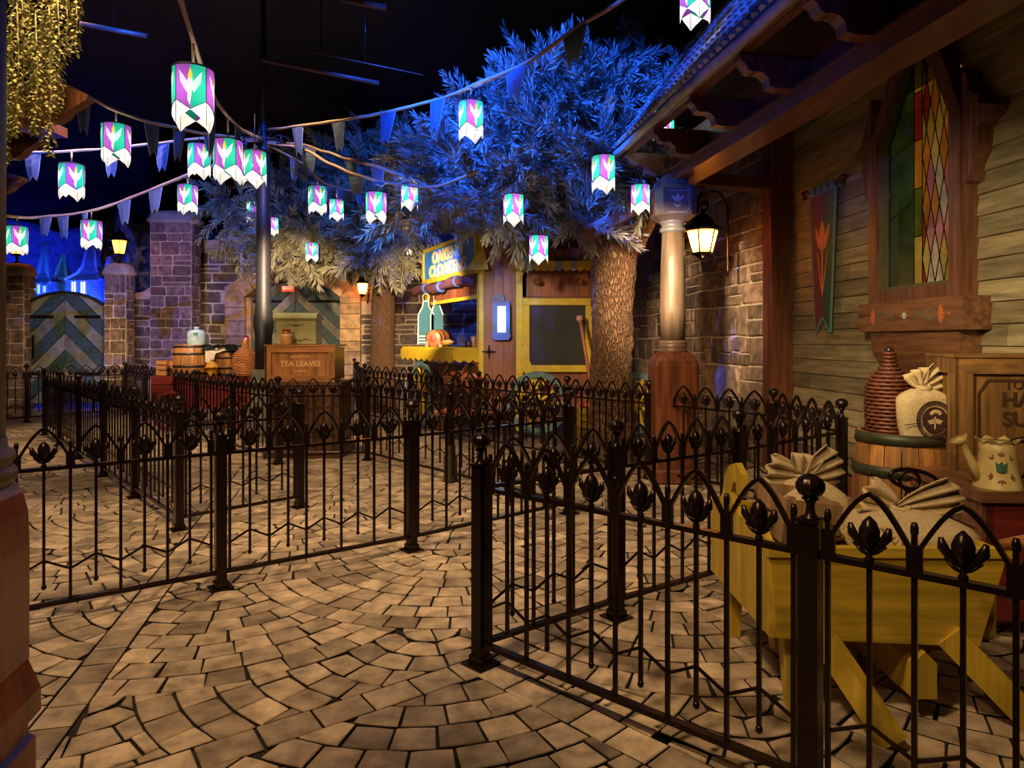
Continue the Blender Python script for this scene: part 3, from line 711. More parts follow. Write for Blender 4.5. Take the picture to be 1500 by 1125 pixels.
mb = MB(); mb.box((0, -.045, 3.56), (9.4, .32, 3.585)); mb.v = [tuple(Fb @ Vector(v)) for v in mb.v]; mb.build('beam_moulding', redwx, porch, world=True)
mb = MB(); mb.box((0, .10, 3.585), (9.4, .26, 3.95)); mb.v = [tuple(Fb @ Vector(v)) for v in mb.v]; mb.build('frieze_board', redwx, porch, world=True)
# cross beam from column to the wall and gable brace
mb = MB(); mb.bar((1.80, 8.0, 3.52), (3.30, 8.45, 3.52), .2, .14); mb.build('cross_beam', redw, porch, world=True)
mb = MB(); mb.bar((1.88, 8.1, 3.42), (.9, 8.4, 2.9), .12, .16); mb.bar((1.88, 8.15, 3.25), (1.25, 8.35, 3.25), .1, .12); mb.build('brace', redw, porch, world=True)
# rafter tails: scalloped ends
rt = [(.1, 0), (-.62, 0), (-.66, -.01), (-.66, -.06), (-.60, -.09), (-.575, -.13), (-.53, -.145), (-.46, -.14), (-.40, -.15), (-.345, -.19), (-.33, -.25), (-.25, -.262), (-.06, -.262), (.1, -.262)]
rt = [(-x if False else x, z) for x, z in rt]
raf = []
for k in range(10):
    s = .08+k*.94
    if s > 9.3: break
    o = Fb @ Vector((s, .0, 3.825)); Fq = frame(o, Fb.to_3x3() @ Vector((0, 1, 0)))
    MB().prism([(x*.74 if x < 0 else .2, z) for x, z in rt], -.055, .055, F=Fq).build('rafter_tail', redw, porch, world=True)
# purlin under the eave and fascia
mb = MB(); mb.box((.0, -.46, 3.825), (9.4, -.38, 3.87)); mb.v = [tuple(Fb @ Vector(v)) for v in mb.v]; mb.build('eave_batten', redwx, porch, world=True)
tile = M('roof_tile', (.30, .24, .2), .55, bump=.5, scale=12, var=.3, tint=.3, dist=.01)
te = M('roof_edge_snow', (.42, .36, .3), .7, bump=.4, scale=9, var=.15)
# fascia / lumpy eave edge
pts = []; rr = []
for k in range(60):
    s = -.2+k*.165; n_ = mnoise.noise(Vector((s*1.8, 2.2, 0))); pts.append(Fb @ Vector((s, -.53+.02*n_, 3.86+.03*n_))); rr.append(.045+.018*mnoise.noise(Vector((s*3, 0, 1))))
MB().tube(pts, rr, 8).build('eave_edge', te, porch, world=True)
# tiles: up-slope ribs
th = math.atan(1.35); Lt = 1.9
mb = MB(); mb.add([Fb @ Vector(v) for v in [(-.2, -.52, 3.86), (9.4, -.52, 3.86), (9.4, -.52+Lt*math.cos(th), 3.86+Lt*math.sin(th)), (-.2, -.52+Lt*math.cos(th), 3.86+Lt*math.sin(th)), (-.2, -.44, 3.83), (9.4, -.44, 3.83), (9.4, -.42+Lt*math.cos(th), 3.83+Lt*math.sin(th)), (-.2, -.42+Lt*math.cos(th), 3.83+Lt*math.sin(th))]],
    [(0, 1, 2, 3), (7, 6, 5, 4), (0, 4, 5, 1), (3, 2, 6, 7), (0, 3, 7, 4), (1, 5, 6, 2)]); mb.build('roof_deck', redwx, porch, world=True)
ns_ = 84
for k in range(ns_):
    s = -.15+k*9.5/ns_; v = []
    mbk = MB(); nr = 7
    for i in range(nr):
        d0 = Lt*i/nr; d1 = Lt*(i+1)/nr+.03; lift0 = .05; lift1 = .02
        pr = []
        for (d, lf) in ((d0, lift0), (d1, lift1)):
            for (a_, hh) in ((-.045, 0), (-.03, .028), (0, .04), (.03, .028), (.045, 0)):
                y = -.54+d*math.cos(th)-math.sin(th)*(hh+lf); z = 3.87+d*math.sin(th)+math.cos(th)*(hh+lf); pr.append(Fb @ Vector((s+a_, y, z)))
        mbk.add(pr, [(j, j+1, j+6, j+5) for j in range(4)]+[(4, 3, 2, 1, 0)], 0, False, rnd.random())
    mbk.build('roof_tile', tile, porch, world=True)
# soffit shadow boards between beam and wall
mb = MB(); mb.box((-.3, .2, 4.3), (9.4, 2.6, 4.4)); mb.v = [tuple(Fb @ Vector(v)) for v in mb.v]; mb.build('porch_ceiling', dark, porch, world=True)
def column(label, cx, cy, s=1., z0=0., zb=1.46, ztop=3.45, sides=8):
    t = thing('porch_column', label, 'column', (cx, cy, 0))
    shaft = M('column_paint', (.12, .085, .058), .45, bump=.15, scale=3, var=.25, stretch=(6, 6, .6), dist=.01)
    MB().box((cx-.30*s, cy-.30*s, 0), (cx+.30*s, cy+.30*s, .16), bev=.02).build('plinth', redw, t, world=True)
    mb = MB(); v = []
    def octo(h, c, z): return [(cx+x, cy+y, z) for x, y in [(-h+c, -h), (h-c, -h), (h, -h+c), (h, h-c), (h-c, h), (-h+c, h), (-h, h-c), (-h, -h+c)]]
    lv = [(.245, .03, .16), (.245, .03, zb-.14), (.235, .05, zb-.08), (.21, .08, zb-.02), (.15, .062, zb+.02)]
    for h, c, z in lv: v += octo(h*s, c*s, z)
    f = [tuple(reversed(range(8)))]
    for k in range(len(lv)-1): f += [(k*8+i, k*8+(i+1) % 8, k*8+8+(i+1) % 8, k*8+8+i) for i in range(8)]
    f.append(tuple(range(32, 40))); mb.add(v, f).build('pedestal', redw, t, world=True)
    MB().lathe([(.16*s, zb+.0), (.172*s, zb+.03), (.165*s, zb+.05), (.15*s, zb+.055), (.165*s, zb+.075), (.165*s, zb+.09), (.15*s, zb+.1), (.16*s, zb+.12), (.155*s, zb+.145), (.142*s, zb+.15)], 24, (cx, cy, 0)).build('base_rings', M('ring_paint', (.16, .10, .07), .4), t, world=True)
    MB().lathe([(.143*s, zb+.14), (.146*s, zb+.5), (.138*s, (zb+ztop)/2), (.122*s, ztop-.58)], 24, (cx, cy, 0)).build('shaft', shaft, t, world=True)
    MB().lathe([(.122*s, ztop-.6), (.15*s, ztop-.58), (.15*s, ztop-.55), (.13*s, ztop-.54), (.13*s, ztop-.5), (.152*s, ztop-.49), (.152*s, ztop-.46), (.14*s, ztop-.45)], 24, (cx, cy, 0)).build('neck_rings', M('neck_paint', (.12, .12, .13), .4), t, world=True)
    capm = M('capital_paint', (.12, .09, .085), .5, var=.15)
    mb = MB(); v = []; lv = [(.15, .062, ztop-.47), (.23, .08, ztop-.42), (.235, .075, ztop-.40), (.235, .075, ztop-.12), (.22, .09, ztop-.08), (.16, .066, ztop-.06), (.16, .066, ztop-.0)]
    for h, c, z in lv: v += octo(h*s, c*s, z)
    f = [tuple(reversed(range(8)))]
    for k in range(len(lv)-1): f += [(k*8+i, k*8+(i+1) % 8, k*8+8+(i+1) % 8, k*8+8+i) for i in range(8)]
    f.append(tuple(range(48, 56))); mb.add(v, f).build('capital', capm, t, world=True)
    # painted crocus and border on the camera side and left side of the capital
    for (F_, mm) in ((frame((cx, cy-.236*s, ztop-.27), (1, 0, 0)), M('motif_pale', (.42, .42, .45), .5, var=0)), (frame((cx-.236*s, cy, ztop-.27), (0, -1, 0)), M('motif_coral', (.55, .16, .05), .5, var=0))):
        mb = MB()
        def leaf(pts): mb.prism([(x*s, z*s) for x, z in pts], -.003, .001, F=F_)
        leaf([(0, -.01), (.022, .03), (.018, .06), (0, .085), (-.018, .06), (-.022, .03)])
        for g in (-1, 1):
            leaf([(g*.008, -.015), (g*.055, .02), (g*.075, .065), (g*.045, .05), (g*.02, .025)]); leaf([(0, -.075), (g*.045, -.035), (g*.012, -.045), (0, -.055)])
        for (a_, c_) in (((-.10, .115), (.13, .115)), ((.13, .115), (.13, -.09)), ((.13, -.09), (.09, -.125)), ((.09, -.125), (-.10, -.125))):
            d = Vector((c_[0]-a_[0], c_[1]-a_[1])); d.normalize(); n_ = Vector((-d.y, d.x))*.003
            leaf([(a_[0]+n_.x, a_[1]+n_.y), (c_[0]+n_.x, c_[1]+n_.y), (c_[0]-n_.x, c_[1]-n_.y), (a_[0]-n_.x, a_[1]-n_.y)])
        mb.build('painted_motif', mm, t, world=True)
    return t
column('turned porch column with painted capital, standing behind the right railing', 1.86, 7.9)
# big lantern on a scroll bracket beyond the column
t = thing('hanging_lantern', 'large lit lantern on a scrolled iron bracket beside the porch column', 'lantern', P(1029, 375, 8.6))
lamp_head(t, P(1029, 372, 8.6), .58, .195, 140, True)
rod = [P(1066, 405, 8.9), P(1066, 330, 8.9), P(1065, 300, 8.85), P(1055, 284, 8.8)]
MB().tube(catmull(rod), .016, 8).build('wall_rod', iron, t, world=True)
MB().tube(catmull([P(1029, 322, 8.6), P(1029, 312, 8.6), P(1036, 305, 8.6), P(1036, 297, 8.6), P(1030, 296, 8.6), P(1024, 302, 8.6), P(1021, 312, 8.6), P(1024, 290, 8.6), P(1036, 281, 8.65), P(1050, 281, 8.75), P(1055, 284, 8.8)]), .014, 6).build('scroll_bracket', iron, t, world=True)
pt = MB(); pt.prism([(0, 0), (14.5, 0), (14.5, 7.2), (0, 7.2)], 0, .1, F=frame((-16.2, 32.6, 0), Vector((5.9, -13.2, 0)))); struct(pt.build('added_backdrop_drape', dark))  # added black drape, cuts off the blue-lit backdrop right of the gate
# ------------------------------------------------------------------ near left column on its plinth
LC = (-1.324, 1.5, 0)
t = thing('porch_column', 'big orange-brown column pedestal cut by the left edge of the photo', 'column', LC)
ped = wood('orange_timber', (.30, .055, .012), .34, 2.2, .4, 2, .1, .2, .4)
R8 = PI/8+.2
MB().lathe([(.228, 0), (.228, .66), (.213, .67)], 8, LC, smooth=False, rot=R8).build('plinth', ped, t, world=True)
MB().lathe([(.213, .67), (.213, .71), (.238, .72), (.238, .775), (.212, .85)], 8, LC, smooth=False, rot=R8).build('plinth_cap', ped, t, world=True)
MB().lathe([(.215, .85), (.216, 1.12), (.213, 1.2), (.203, 1.245), (.19, 1.27)], 8, LC, smooth=False, rot=R8).build('pedestal', ped, t, world=True)
MB().lathe([(.18, 1.265), (.192, 1.28), (.194, 1.30), (.185, 1.31), (.182, 1.315), (.192, 1.33), (.188, 1.345), (.176, 1.35), (.172, 1.38)], 32, LC).build('base_rings', M('ring_olive', (.17, .12, .07), .35), t, world=True)
MB().lathe([(.170, 1.37), (.172, 2.2), (.17, 3.2), (.16, 3.6)], 32, LC).build('shaft', MATS['column_paint'], t, world=True)
MB().lathe([(.16, 3.6), (.22, 3.66), (.24, 3.9), (.2, 3.95)], 16, LC).build('capital', MATS['capital_paint'], t, world=True)
# left porch roof ends (scrolled beam ends) and wisteria
t = thing('porch_eave', 'dark red timber eave with scrolled rafter ends behind the wisteria', 'roof', (-6.0, 8.0, 4.2))
MB().box((-9.6, 7.0, 4.75), (-6.9, 10.6, 4.9)).build('eave_board', redw, t, world=True)
for (px, py, Y, s) in ((134, 142, 7.0, 1.0), (62, 205, 8.4, .9), (38, 262, 10.2, .8)):
    o = P(px, py, Y); pf = [(0, 0), (-.02, -.05), (-.10, -.10), (-.18, -.14), (-.24, -.22), (-.34, -.27), (-.44, -.26), (-.55, -.30), (-1.6, -.30), (-1.6, .12), (-.35, .12), (-.1, .05)]
    MB().prism([(x*s, z*s) for x, z in pf], -.06, .06, F=frame(o, (1, 0, 0))).build('rafter_end', redw, t, world=True)
# ------------------------------------------------------------------ trees
bark = M('bark', (.20, .11, .055), .7, bump=.9, scale=13, var=.3, stretch=(2.6, 2.6, .8), col2=(.27, .155, .085), kind='voronoi', dist=.05)
bark2 = M('bark_fine', (.17, .085, .035), .75, bump=.8, scale=26, var=.3, stretch=(1.6, 1.6, .8), col2=(.22, .12, .05), kind='voronoi', dist=.03)
fol = M('pine_needles', (.27, .25, .20), .75, var=.3, scale=2.0, tint=.5)
fol2 = M('pine_needles_olive', (.27, .25, .15), .75, var=.3, scale=2.0, tint=.5)
def limb(pts, rs, seed, n=28, amp=.10, per=5):
    """bark limb with real ridges"""
    P_ = catmull(pts, per); k = len(P_); mb = MB(); v = []; ref = None
    RR = [rs[min(int(i/per), len(rs)-1)]*(1-(i/per) % 1)+rs[min(int(i/per)+1, len(rs)-1)]*((i/per) % 1) for i in range(k)]
    for i, p in enumerate(P_):
        d = (P_[min(i+1, k-1)]-P_[max(i-1, 0)]).normalized()
        if ref is None: ref = Vector((1, 0, 0)) if abs(d.x) < .9 else Vector((0, 1, 0))
        x = (ref-d*ref.dot(d)).normalized(); ref = x; y = d.cross(x)
        for j in range(n):
            a = 2*PI*j/n; q = Vector((math.cos(a)*3.4, math.sin(a)*3.4, i*.35))
            rr = RR[i]*(1+amp*(abs(mnoise.noise(q+Vector((seed, 0, 0))))*1.6-.35)+.06*math.sin(a*3+seed)); v.append(p+(x*math.cos(a)+y*math.sin(a))*rr)
    f = [(i*n+j, i*n+(j+1) % n, i*n+n+(j+1) % n, i*n+n+j) for i in range(k-1) for j in range(n)]+[tuple(reversed(range(n))), tuple(range((k-1)*n, k*n))]
    return mb.add(v, f, 0, True)
nr = np.random.RandomState(5)
def sprig_template(seed, n=72, L=.44):
    r = np.random.RandomState(seed); V = []; 
    for i in range(n):
        t = (i+.5)/n; base = np.array([t*L, 0, -.10*t*t*L]); ang = r.uniform(0, 2*PI); sp = r.uniform(.45, .85)*(1.0 if t < .8 else .6); ln = r.uniform(.12, .19)*(1-.25*t)
        d = np.array([math.cos(sp), math.sin(sp)*math.cos(ang), math.sin(sp)*math.sin(ang)]); s = np.cross(d, r.normal(size=3)); s /= np.linalg.norm(s); w_ = .0085
        tip = base+d*ln; mid = base+d*ln*.6
        V += [base, mid+s*w_, tip, mid-s*w_]
    # stem
    V += [np.array([0, .006, 0]), np.array([0, -.006, 0]), np.array([L, -.003, -.1*L]), np.array([L, .003, -.1*L])]
    return np.array(V)
TPL = [sprig_template(s) for s in range(6)]
def foliage(name, places, mat, parent):
    """places: list of (pos, dir, scale)"""
    vs_, tint = [], []
    for (p, d, s) in places:
        T = TPL[nr.randint(6)]; x = np.array(d, float); x /= np.linalg.norm(x); u = nr.normal(size=3); y = np.cross(u, x); y /= np.linalg.norm(y); z = np.cross(x, y)
        vs_.append(T@np.array([x, y, z])*s+np.array(p)); tint += [nr.uniform(.2, .9)]*(len(T)//4)
    V = np.concatenate(vs_); nq = len(V)//4
    if parent is not None: V = V-np.array(wm(parent).translation)
    me = bpy.data.meshes.new(name); me.vertices.add(len(V)); me.vertices.foreach_set('co', V.astype('f').ravel())
    me.loops.add(nq*4); me.loops.foreach_set('vertex_index', np.arange(nq*4, dtype='i')); me.polygons.add(nq)
    me.polygons.foreach_set('loop_start', np.arange(0, nq*4, 4, dtype='i')); me.polygons.foreach_set('loop_total', np.full(nq, 4, dtype='i'))
    me.materials.append(mat); at = me.attributes.new('tint', 'FLOAT', 'FACE'); at.data.foreach_set('value', tint); me.update(calc_edges=True); me.validate()
    o = put(name, me, parent, kind='stuff'); return o
def crown(blobs, center, per, smin=.75, smax=1.25):
    """blobs: (px, py, Y, rx, ry, rz) ellipsoids of twig tips; sprigs sit in the shell and point outward and a little down"""
    out = []
    for (px, py, Y, rx, ry, rz) in blobs:
        c = np.array(P(px, py, Y)); n = int(per*(rx*rz*4+rx*ry+ry*rz))
        for _ in range(n):
            d = nr.normal(size=3); d /= np.linalg.norm(d); k = nr.uniform(.45, 1.0)**.6
            p = c+d*np.array([rx, ry, rz])*k; dd = d*.8+nr.normal(size=3)*.45+np.array([0, 0, -.15]); out.append((p, dd, nr.uniform(smin, smax)))
    return out
# big tree right of the kiosk
tb = G(897, 676); t = thing('bark_tree', 'big pine tree with thick ridged trunk right of the kiosk', 'tree', tb)
Yt = tb.y
def tp(px, py, dY=0): return P(px, py, Yt+dY)
limb([tp(897, 678), tp(896, 640), tp(894, 560), tp(896, 480), tp(898, 400), tp(900, 345), tp(901, 300)], [.34, .30, .275, .27, .28, .34, .42], 1, 40, .14, 9).build('trunk', bark, t, world=True)
for k, (pts, rs) in enumerate([([tp(888, 350, -.1), tp(882, 320, -.15), tp(888, 285, -.3), tp(880, 230, -.5), tp(850, 170, -.6)], [.24, .24, .16, .10, .05]),
                ([tp(925, 350, -.1), tp(945, 315, -.2), tp(950, 280, -.3), tp(985, 220, -.3), tp(1040, 130, 0)], [.2, .17, .12, .07, .04]),
                ([tp(905, 345), tp(905, 280, .2), tp(910, 200, .3), tp(915, 120, .4)], [.22, .2, .12, .05]),
                ([tp(880, 360, 0), tp(850, 335, .1), tp(800, 320, 0), tp(740, 310, -.2), tp(680, 330, -.3)], [.2, .13, .09, .06, .03]),
                ([tp(885, 330, .2), tp(840, 280, .4), tp(770, 230, .6), tp(690, 200, .6), tp(640, 200, .5)], [.16, .1, .07, .05, .03])]):
    limb(pts, rs, 3+k, 16, .12, 5).build('branch', bark, t, world=True)
bl = [(800, 150, 9.0, .6, .8, .34), (725, 190, 9.2, .5, .8, .40), (875, 165, 9.3, .6, .7, .42), (800, 225, 8.6, .6, .6, .36), (690, 245, 9.4, .5, .6, .36), (890, 225, 8.6, .4, .5, .36),
      (660, 215, 10.2, .45, .7, .33), (735, 285, 8.6, .45, .45, .30), (815, 290, 8.8, .38, .45, .24), (630, 255, 10.2, .40, .5, .33), (950, 195, 9.2, .36, .5, .42), (860, 115, 9.8, .5, .6, .22),
      (930, 110, 10.0, .3, .5, .22), (672, 268, 9.8, .42, .45, .14), (955, 250, 8.4, .2, .3, .22), (785, 118, 9.6, .4, .5, .2), (1040, 120, 9.6, .22, .3, .22), (765, 340, 9.6, .16, .25, .08), (600, 305, 10.4, .36, .5, .2),
      (1005, 165, 9.0, .2, .3, .24), (665, 278, 9.0, .3, .35, .26), (770, 320, 9.0, .25, .3, .12), (860, 320, 8.4, .2, .25, .16), (728, 372, 10.4, .05, .1, .06)]
foliage('needle_foliage', crown(bl, None, 62, .85, 1.35), fol, t)
# slimmer tree behind
tb2 = Vector(((563-750)*.0155, 15.5, 0)); t2 = thing('bark_tree', 'slimmer pine tree between the arch and the kiosk', 'tree', tb2); Yt2 = 15.5
def tq(px, py, dY=0): return P(px, py, Yt2+dY)
limb([Vector((tb2.x, 15.5, 0)), tq(560, 560), tq(560, 490), tq(562, 430), tq(567, 390), tq(560, 350)], [.30, .27, .26, .255, .27, .3], 21, 32, .10, 8).build('trunk', bark2, t2, world=True)
for k, (pts, rs) in enumerate([([tq(555, 400), tq(520, 370, -.2), tq(470, 345, -.4), tq(400, 330, -.4), tq(350, 340, -.5)], [.2, .12, .08, .06, .03]),
                ([tq(560, 380), tq(520, 320, .2), tq(460, 290), tq(400, 270), tq(335, 275, -.2)], [.16, .1, .07, .05, .03]),
                ([tq(575, 385), tq(610, 350, -.3), tq(650, 330, -.5), tq(700, 320, -.6)], [.16, .1, .08, .04]),
                ([tq(565, 370), tq(570, 300, .3), tq(560, 240, .3)], [.18, .1, .04])]):
    limb(pts, rs, 31+k, 12, .12, 5).build('branch', bark2, t2, world=True)
bl2 = [(440, 350, 14.6, .8, .8, .55), (500, 330, 15.0, .8, .9, .7), (420, 300, 15.2, .7, .8, .6), (560, 320, 14.4, .8, .8, .6), (470, 270, 15.8, .8, .8, .5), (540, 270, 15.6, .8, .8, .6), (600, 280, 15.6, .7, .8, .7),
       (600, 330, 14.2, .55, .6, .3), (405, 362, 14.2, .4, .5, .3), (560, 370, 14.0, .6, .5, .3), (500, 360, 14.2, .5, .5, .25), (590, 230, 16.4, .6, .7, .5), (520, 230, 16.6, .7, .7, .4), (596, 372, 14.4, .3, .4, .2),
       (428, 374, 14.0, .4, .3, .1), (345, 305, 15.0, .45, .4, .35), (355, 350, 14.8, .4, .4, .25), (330, 285, 15.0, .25, .3, .15), (650, 260, 15.0, .6, .7, .5)]
foliage('needle_foliage', crown(bl2, None, 30, 1.0, 1.7), fol2, t2)
# ------------------------------------------------------------------ central pole
t = thing('banner_pole', 'tall dark pole with curled crown carrying all bunting ropes', 'pole', Vector(((385-750)*.011, 11, 0)))
pc = Vector(((386-750)*.011, 11, 0)); steel = M('pole_paint', (.02, .02, .028), .5, .3, var=.15)
def pz(py): return CAMH+(500-py)*.011
MB().lathe([(.28, 0), (.28, .35), (.26, .4), (.2, .95), (.19, 1.15)], 8, pc, smooth=False).build('stone_foot', M('foot_stone', (.14, .14, .11), .7), t, world=True)
MB().lathe([(.13, 1.1), (.13, pz(495)), (.155, pz(478)), (.155, pz(470)), (.118, pz(440)), (.112, pz(330)), (.105, pz(222))], 20, pc).build('pole_shaft', steel, t, world=True)
MB().lathe([(.125, pz(458)), (.135, pz(456)), (.125, pz(453))], 20, pc).build('collar_ring', steel, t, world=True)
MB().lathe([(.05, pz(222)), (.045, pz(120)), (.04, 7.2)], 10, pc).build('upper_rod', steel, t, world=True)
MB().lathe([(.11, pz(224)), (.14, pz(221)), (.06, pz(214)), (.09, pz(205)), (.05, pz(195)), (.08, pz(186)), (.03, pz(176)), (.05, pz(172)), (.01, pz(165))], 14, pc).build('crown_finial', steel, t, world=True)
for k in range(8):
    a = 2*PI*k/8+.2; u = Vector((math.cos(a), math.sin(a), 0)); z0 = pz(208)
    MB().tube(catmull([pc+u*.04+Vector((0, 0, z0)), pc+u*.22+Vector((0, 0, z0+.12)), pc+u*.40+Vector((0, 0, z0+.06)), pc+u*.45+Vector((0, 0, z0-.05)), pc+u*.38+Vector((0, 0, z0-.10)), pc+u*.33+Vector((0, 0, z0-.03))], 4), .014, 6).build('scroll_arm', steel, t, world=True)
mb = MB(); mb.tube([pc+Vector((.42*math.cos(2*PI*k/24), .42*math.sin(2*PI*k/24), pz(212))) for k in range(25)], .015, 6, cap=False); mb.build('crown_hoop', steel, t, world=True)
# ------------------------------------------------------------------ lanterns of the garden strings
purp = glowcloth('shade_purple', (.34, .07, .42), .14); green = glowcloth('shade_green', (.02, .42, .27), .16); cream = glowcloth('shade_cream', (.95, .90, .78), .8); yel = glowcloth('shade_yellow', (.85, .7, .06), .35)
blackm = M('black_trim_thin', (.01, .008, .01), .6, var=0)
LR = .16
def cyl_panel(outline, r):
    """outline in (angle deg, z) -> curved single-thickness sheet, fanned in strips"""
    mb = MB(); us = sorted(set([round(p[0], 4) for p in outline]+[u for u in np.linspace(min(p[0] for p in outline), max(p[0] for p in outline), 6).round(4)]))
    def span(u):
        zs_ = []; n = len(outline)
        for i in range(n):
            a, b = outline[i], outline[(i+1) % n]
            if abs(a[0]-b[0]) < 1e-9:
                if abs(a[0]-u) < 1e-6: zs_ += [a[1], b[1]]
                continue
            t_ = (u-a[0])/(b[0]-a[0])
            if -1e-9 <= t_ <= 1+1e-9: zs_.append(a[1]+(b[1]-a[1])*t_)
        return min(zs_), max(zs_)
    for i in range(len(us)-1):
        a, b = us[i], us[i+1]; e = 1e-4; z0, z1 = span(a+e); z2, z3 = span(b-e)
        def q(u, z): an = math.radians(u)-PI/2; return (r*math.cos(an), r*math.sin(an), z)
        mb.add([q(a, z0), q(b, z2), q(b, z3), q(a, z1)], [(0, 1, 2, 3)], 0, True)
    return mb
LM = {}
LM['purple_panel'] = (cyl_panel([(-44, -.005), (0, -.005), (0, -.375), (-44, -.29)], LR).mesh('purple_panel', purp))
LM['green_panel'] = (cyl_panel([(0, -.005), (44, -.005), (44, -.29), (0, -.375)], LR).mesh('green_panel', green))
tm = cyl_panel([(-8, -.30), (-1, -.345), (3, -.26), (7, -.15), (0, -.035), (-8, -.15)], LR+.002)
for g in (-1, 1): tm2 = cyl_panel([(g*2, -.20), (g*10, -.24), (g*28, -.15), (g*32, -.055), (g*20, -.10), (g*10, -.14)], LR+.002); tm.add(tm2.v, tm2.f, 0, True)
LM['tulip_motif'] = tm.mesh('tulip_motif', cream)
ym = cyl_panel([(-7, -.10), (0, -.03), (7, -.10), (0, -.14)], LR+.004); LM['petal_tip'] = ym.mesh('petal_tip', yel)
tp_ = cyl_panel([(0, -.378), (44, -.297), (44, -.49), (30, -.44), (5, -.385)], LR*1.0); tp2 = cyl_panel([(-44, -.297), (0, -.378), (-5, -.385), (-30, -.44), (-44, -.49)], LR); tp_.add(tp2.v, tp2.f, 0, True)
LM['white_tip'] = tp_.mesh('white_tip', cream)
fr = MB()
def ring(z, r, w_=.005): fr.tube([(r*math.cos(2*PI*k/24), r*math.sin(2*PI*k/24), z) for k in range(25)], w_, 4, cap=False)
ring(0, LR+.002, .007)
for q in range(4):
    a0d = q*90
    def cp_(u, z): an = math.radians(u+a0d)-PI/2; return ((LR+.003)*math.cos(an), (LR+.003)*math.sin(an), z)
    fr.tube([cp_(u, -.29-.085*(1-abs(u)/45)) for u in np.linspace(-45, 45, 9)], .0032, 4); fr.tube([cp_(45, 0), cp_(45, -.49)], .003, 4)
fr.tube([(-LR, 0, 0), (0, 0, .02), (LR, 0, 0)], .004, 4); fr.tube([(0, -LR, 0), (0, 0, .02), (0, LR, 0)], .004, 4)
fr.tube([(0, 0, 0), (0, 0, .11)], .012, 6)
LM['wire_frame'] = fr.mesh('wire_frame', blackm)
LM['lamp_bulb'] = MB().blob((0, 0, -.19), (.03, .03, .045), 8, 6).mesh('lamp_bulb', M('string_bulb', (1, 1, 1), var=0, emis=(.95, 1, .95), es=14))
def lantern(px, ptop, w_px, label, rot=0., Y=None, power=9.0):
    Y = Y or 320/w_px; o = P(px, ptop, Y); sc = w_px*Y/320
    t = thing('paper_lantern', label, 'lantern', o, rot, 'lit tulip lanterns hung from the bunting ropes'); t.scale = (sc, sc, sc)
    for q in range(4):
        for k in ('purple_panel', 'green_panel', 'tulip_motif', 'petal_tip', 'white_tip'): put(k, LM[k], t, (0, 0, 0), q*PI/2)
    put('wire_frame', LM['wire_frame'], t)
    if px in (884, 752, 789, 457, 373, 399, 972, 938, 1018): MB().tube([(0, 0, .08), (0, 0, .55)], .006, 5).build('hanger_cord', blackm, t)
    put('lamp_bulb', LM['lamp_bulb'], t)
    point('lantern_light', o+Vector((0, 0, -.19*sc)), power*sc*sc, (.95, 1, .92), .04)
    return t
LL = [(283, 103, 56, 'largest lantern, near the top left on the steep rope', .3), (170, 184, 38, 'lantern on the upper left rope between grey pennants', .35), (105, 242, 33, 'lantern at far left below the hanging wisteria', .9),
      (292, 213, 31, 'left one of three lanterns clustered by the pole', .8), (334, 207, 40, 'middle and biggest of three lanterns clustered by the pole', .15), (373, 223, 33, 'right one of three clustered lanterns, touching the pole', -.6),
      (275, 272, 27, 'small lantern on the blue rope above the tall stone pillar', .1), (134, 324, 27, 'small lantern above the chevron gate left of the gate lamp', .3), (25, 332, 27, 'lantern overlapping the gate lamp at the left photo edge', .9),
      (690, 151, 36, 'lantern hanging highest over the middle of the big tree', .5), (884, 230, 34, 'lantern in front of the big tree fork', .35), (465, 274, 26, 'small lantern in the foliage right of the pole', .6),
      (493, 293, 20, 'faint lantern half behind a pennant right of the pole', .9), (551, 283, 29, 'lantern over the slimmer tree crown', .1), (600, 271, 24, 'lantern half hidden by needles beside the big crown', .8),
      (752, 286, 29, 'lantern in the big tree above the kiosk roof', .7), (789, 346, 27, 'lantern hanging low over the kiosk chalkboard', .75), (457, 356, 18, 'tiny lantern sunk in needles above the arch', .4),
      (373, 293, 22, 'lantern almost hidden behind the tall pole', .8), (399, 319, 17, 'tiny lantern just right of the tall pole', .9), (1018, -32, 44, 'lantern cut by the top edge of the photo', .8),
      (972, 160, 30, 'lantern tangled in needles beside the tiled eave', .5), (938, 272, 27, 'lantern under the porch brace left of the column capital', .8)]
LPOS = []
YO = {690: 7.2, 884: 7.5, 600: 8.8, 551: 9.0, 752: 7.7, 789: 8.0, 972: 7.6, 938: 7.7, 493: 12.5, 457: 13.2, 465: 12.3, 1018: 6.4, 399: 13}
for (px, py, w_, lb, rt_) in LL: lantern(px, py, w_, lb, rt_, YO.get(px))
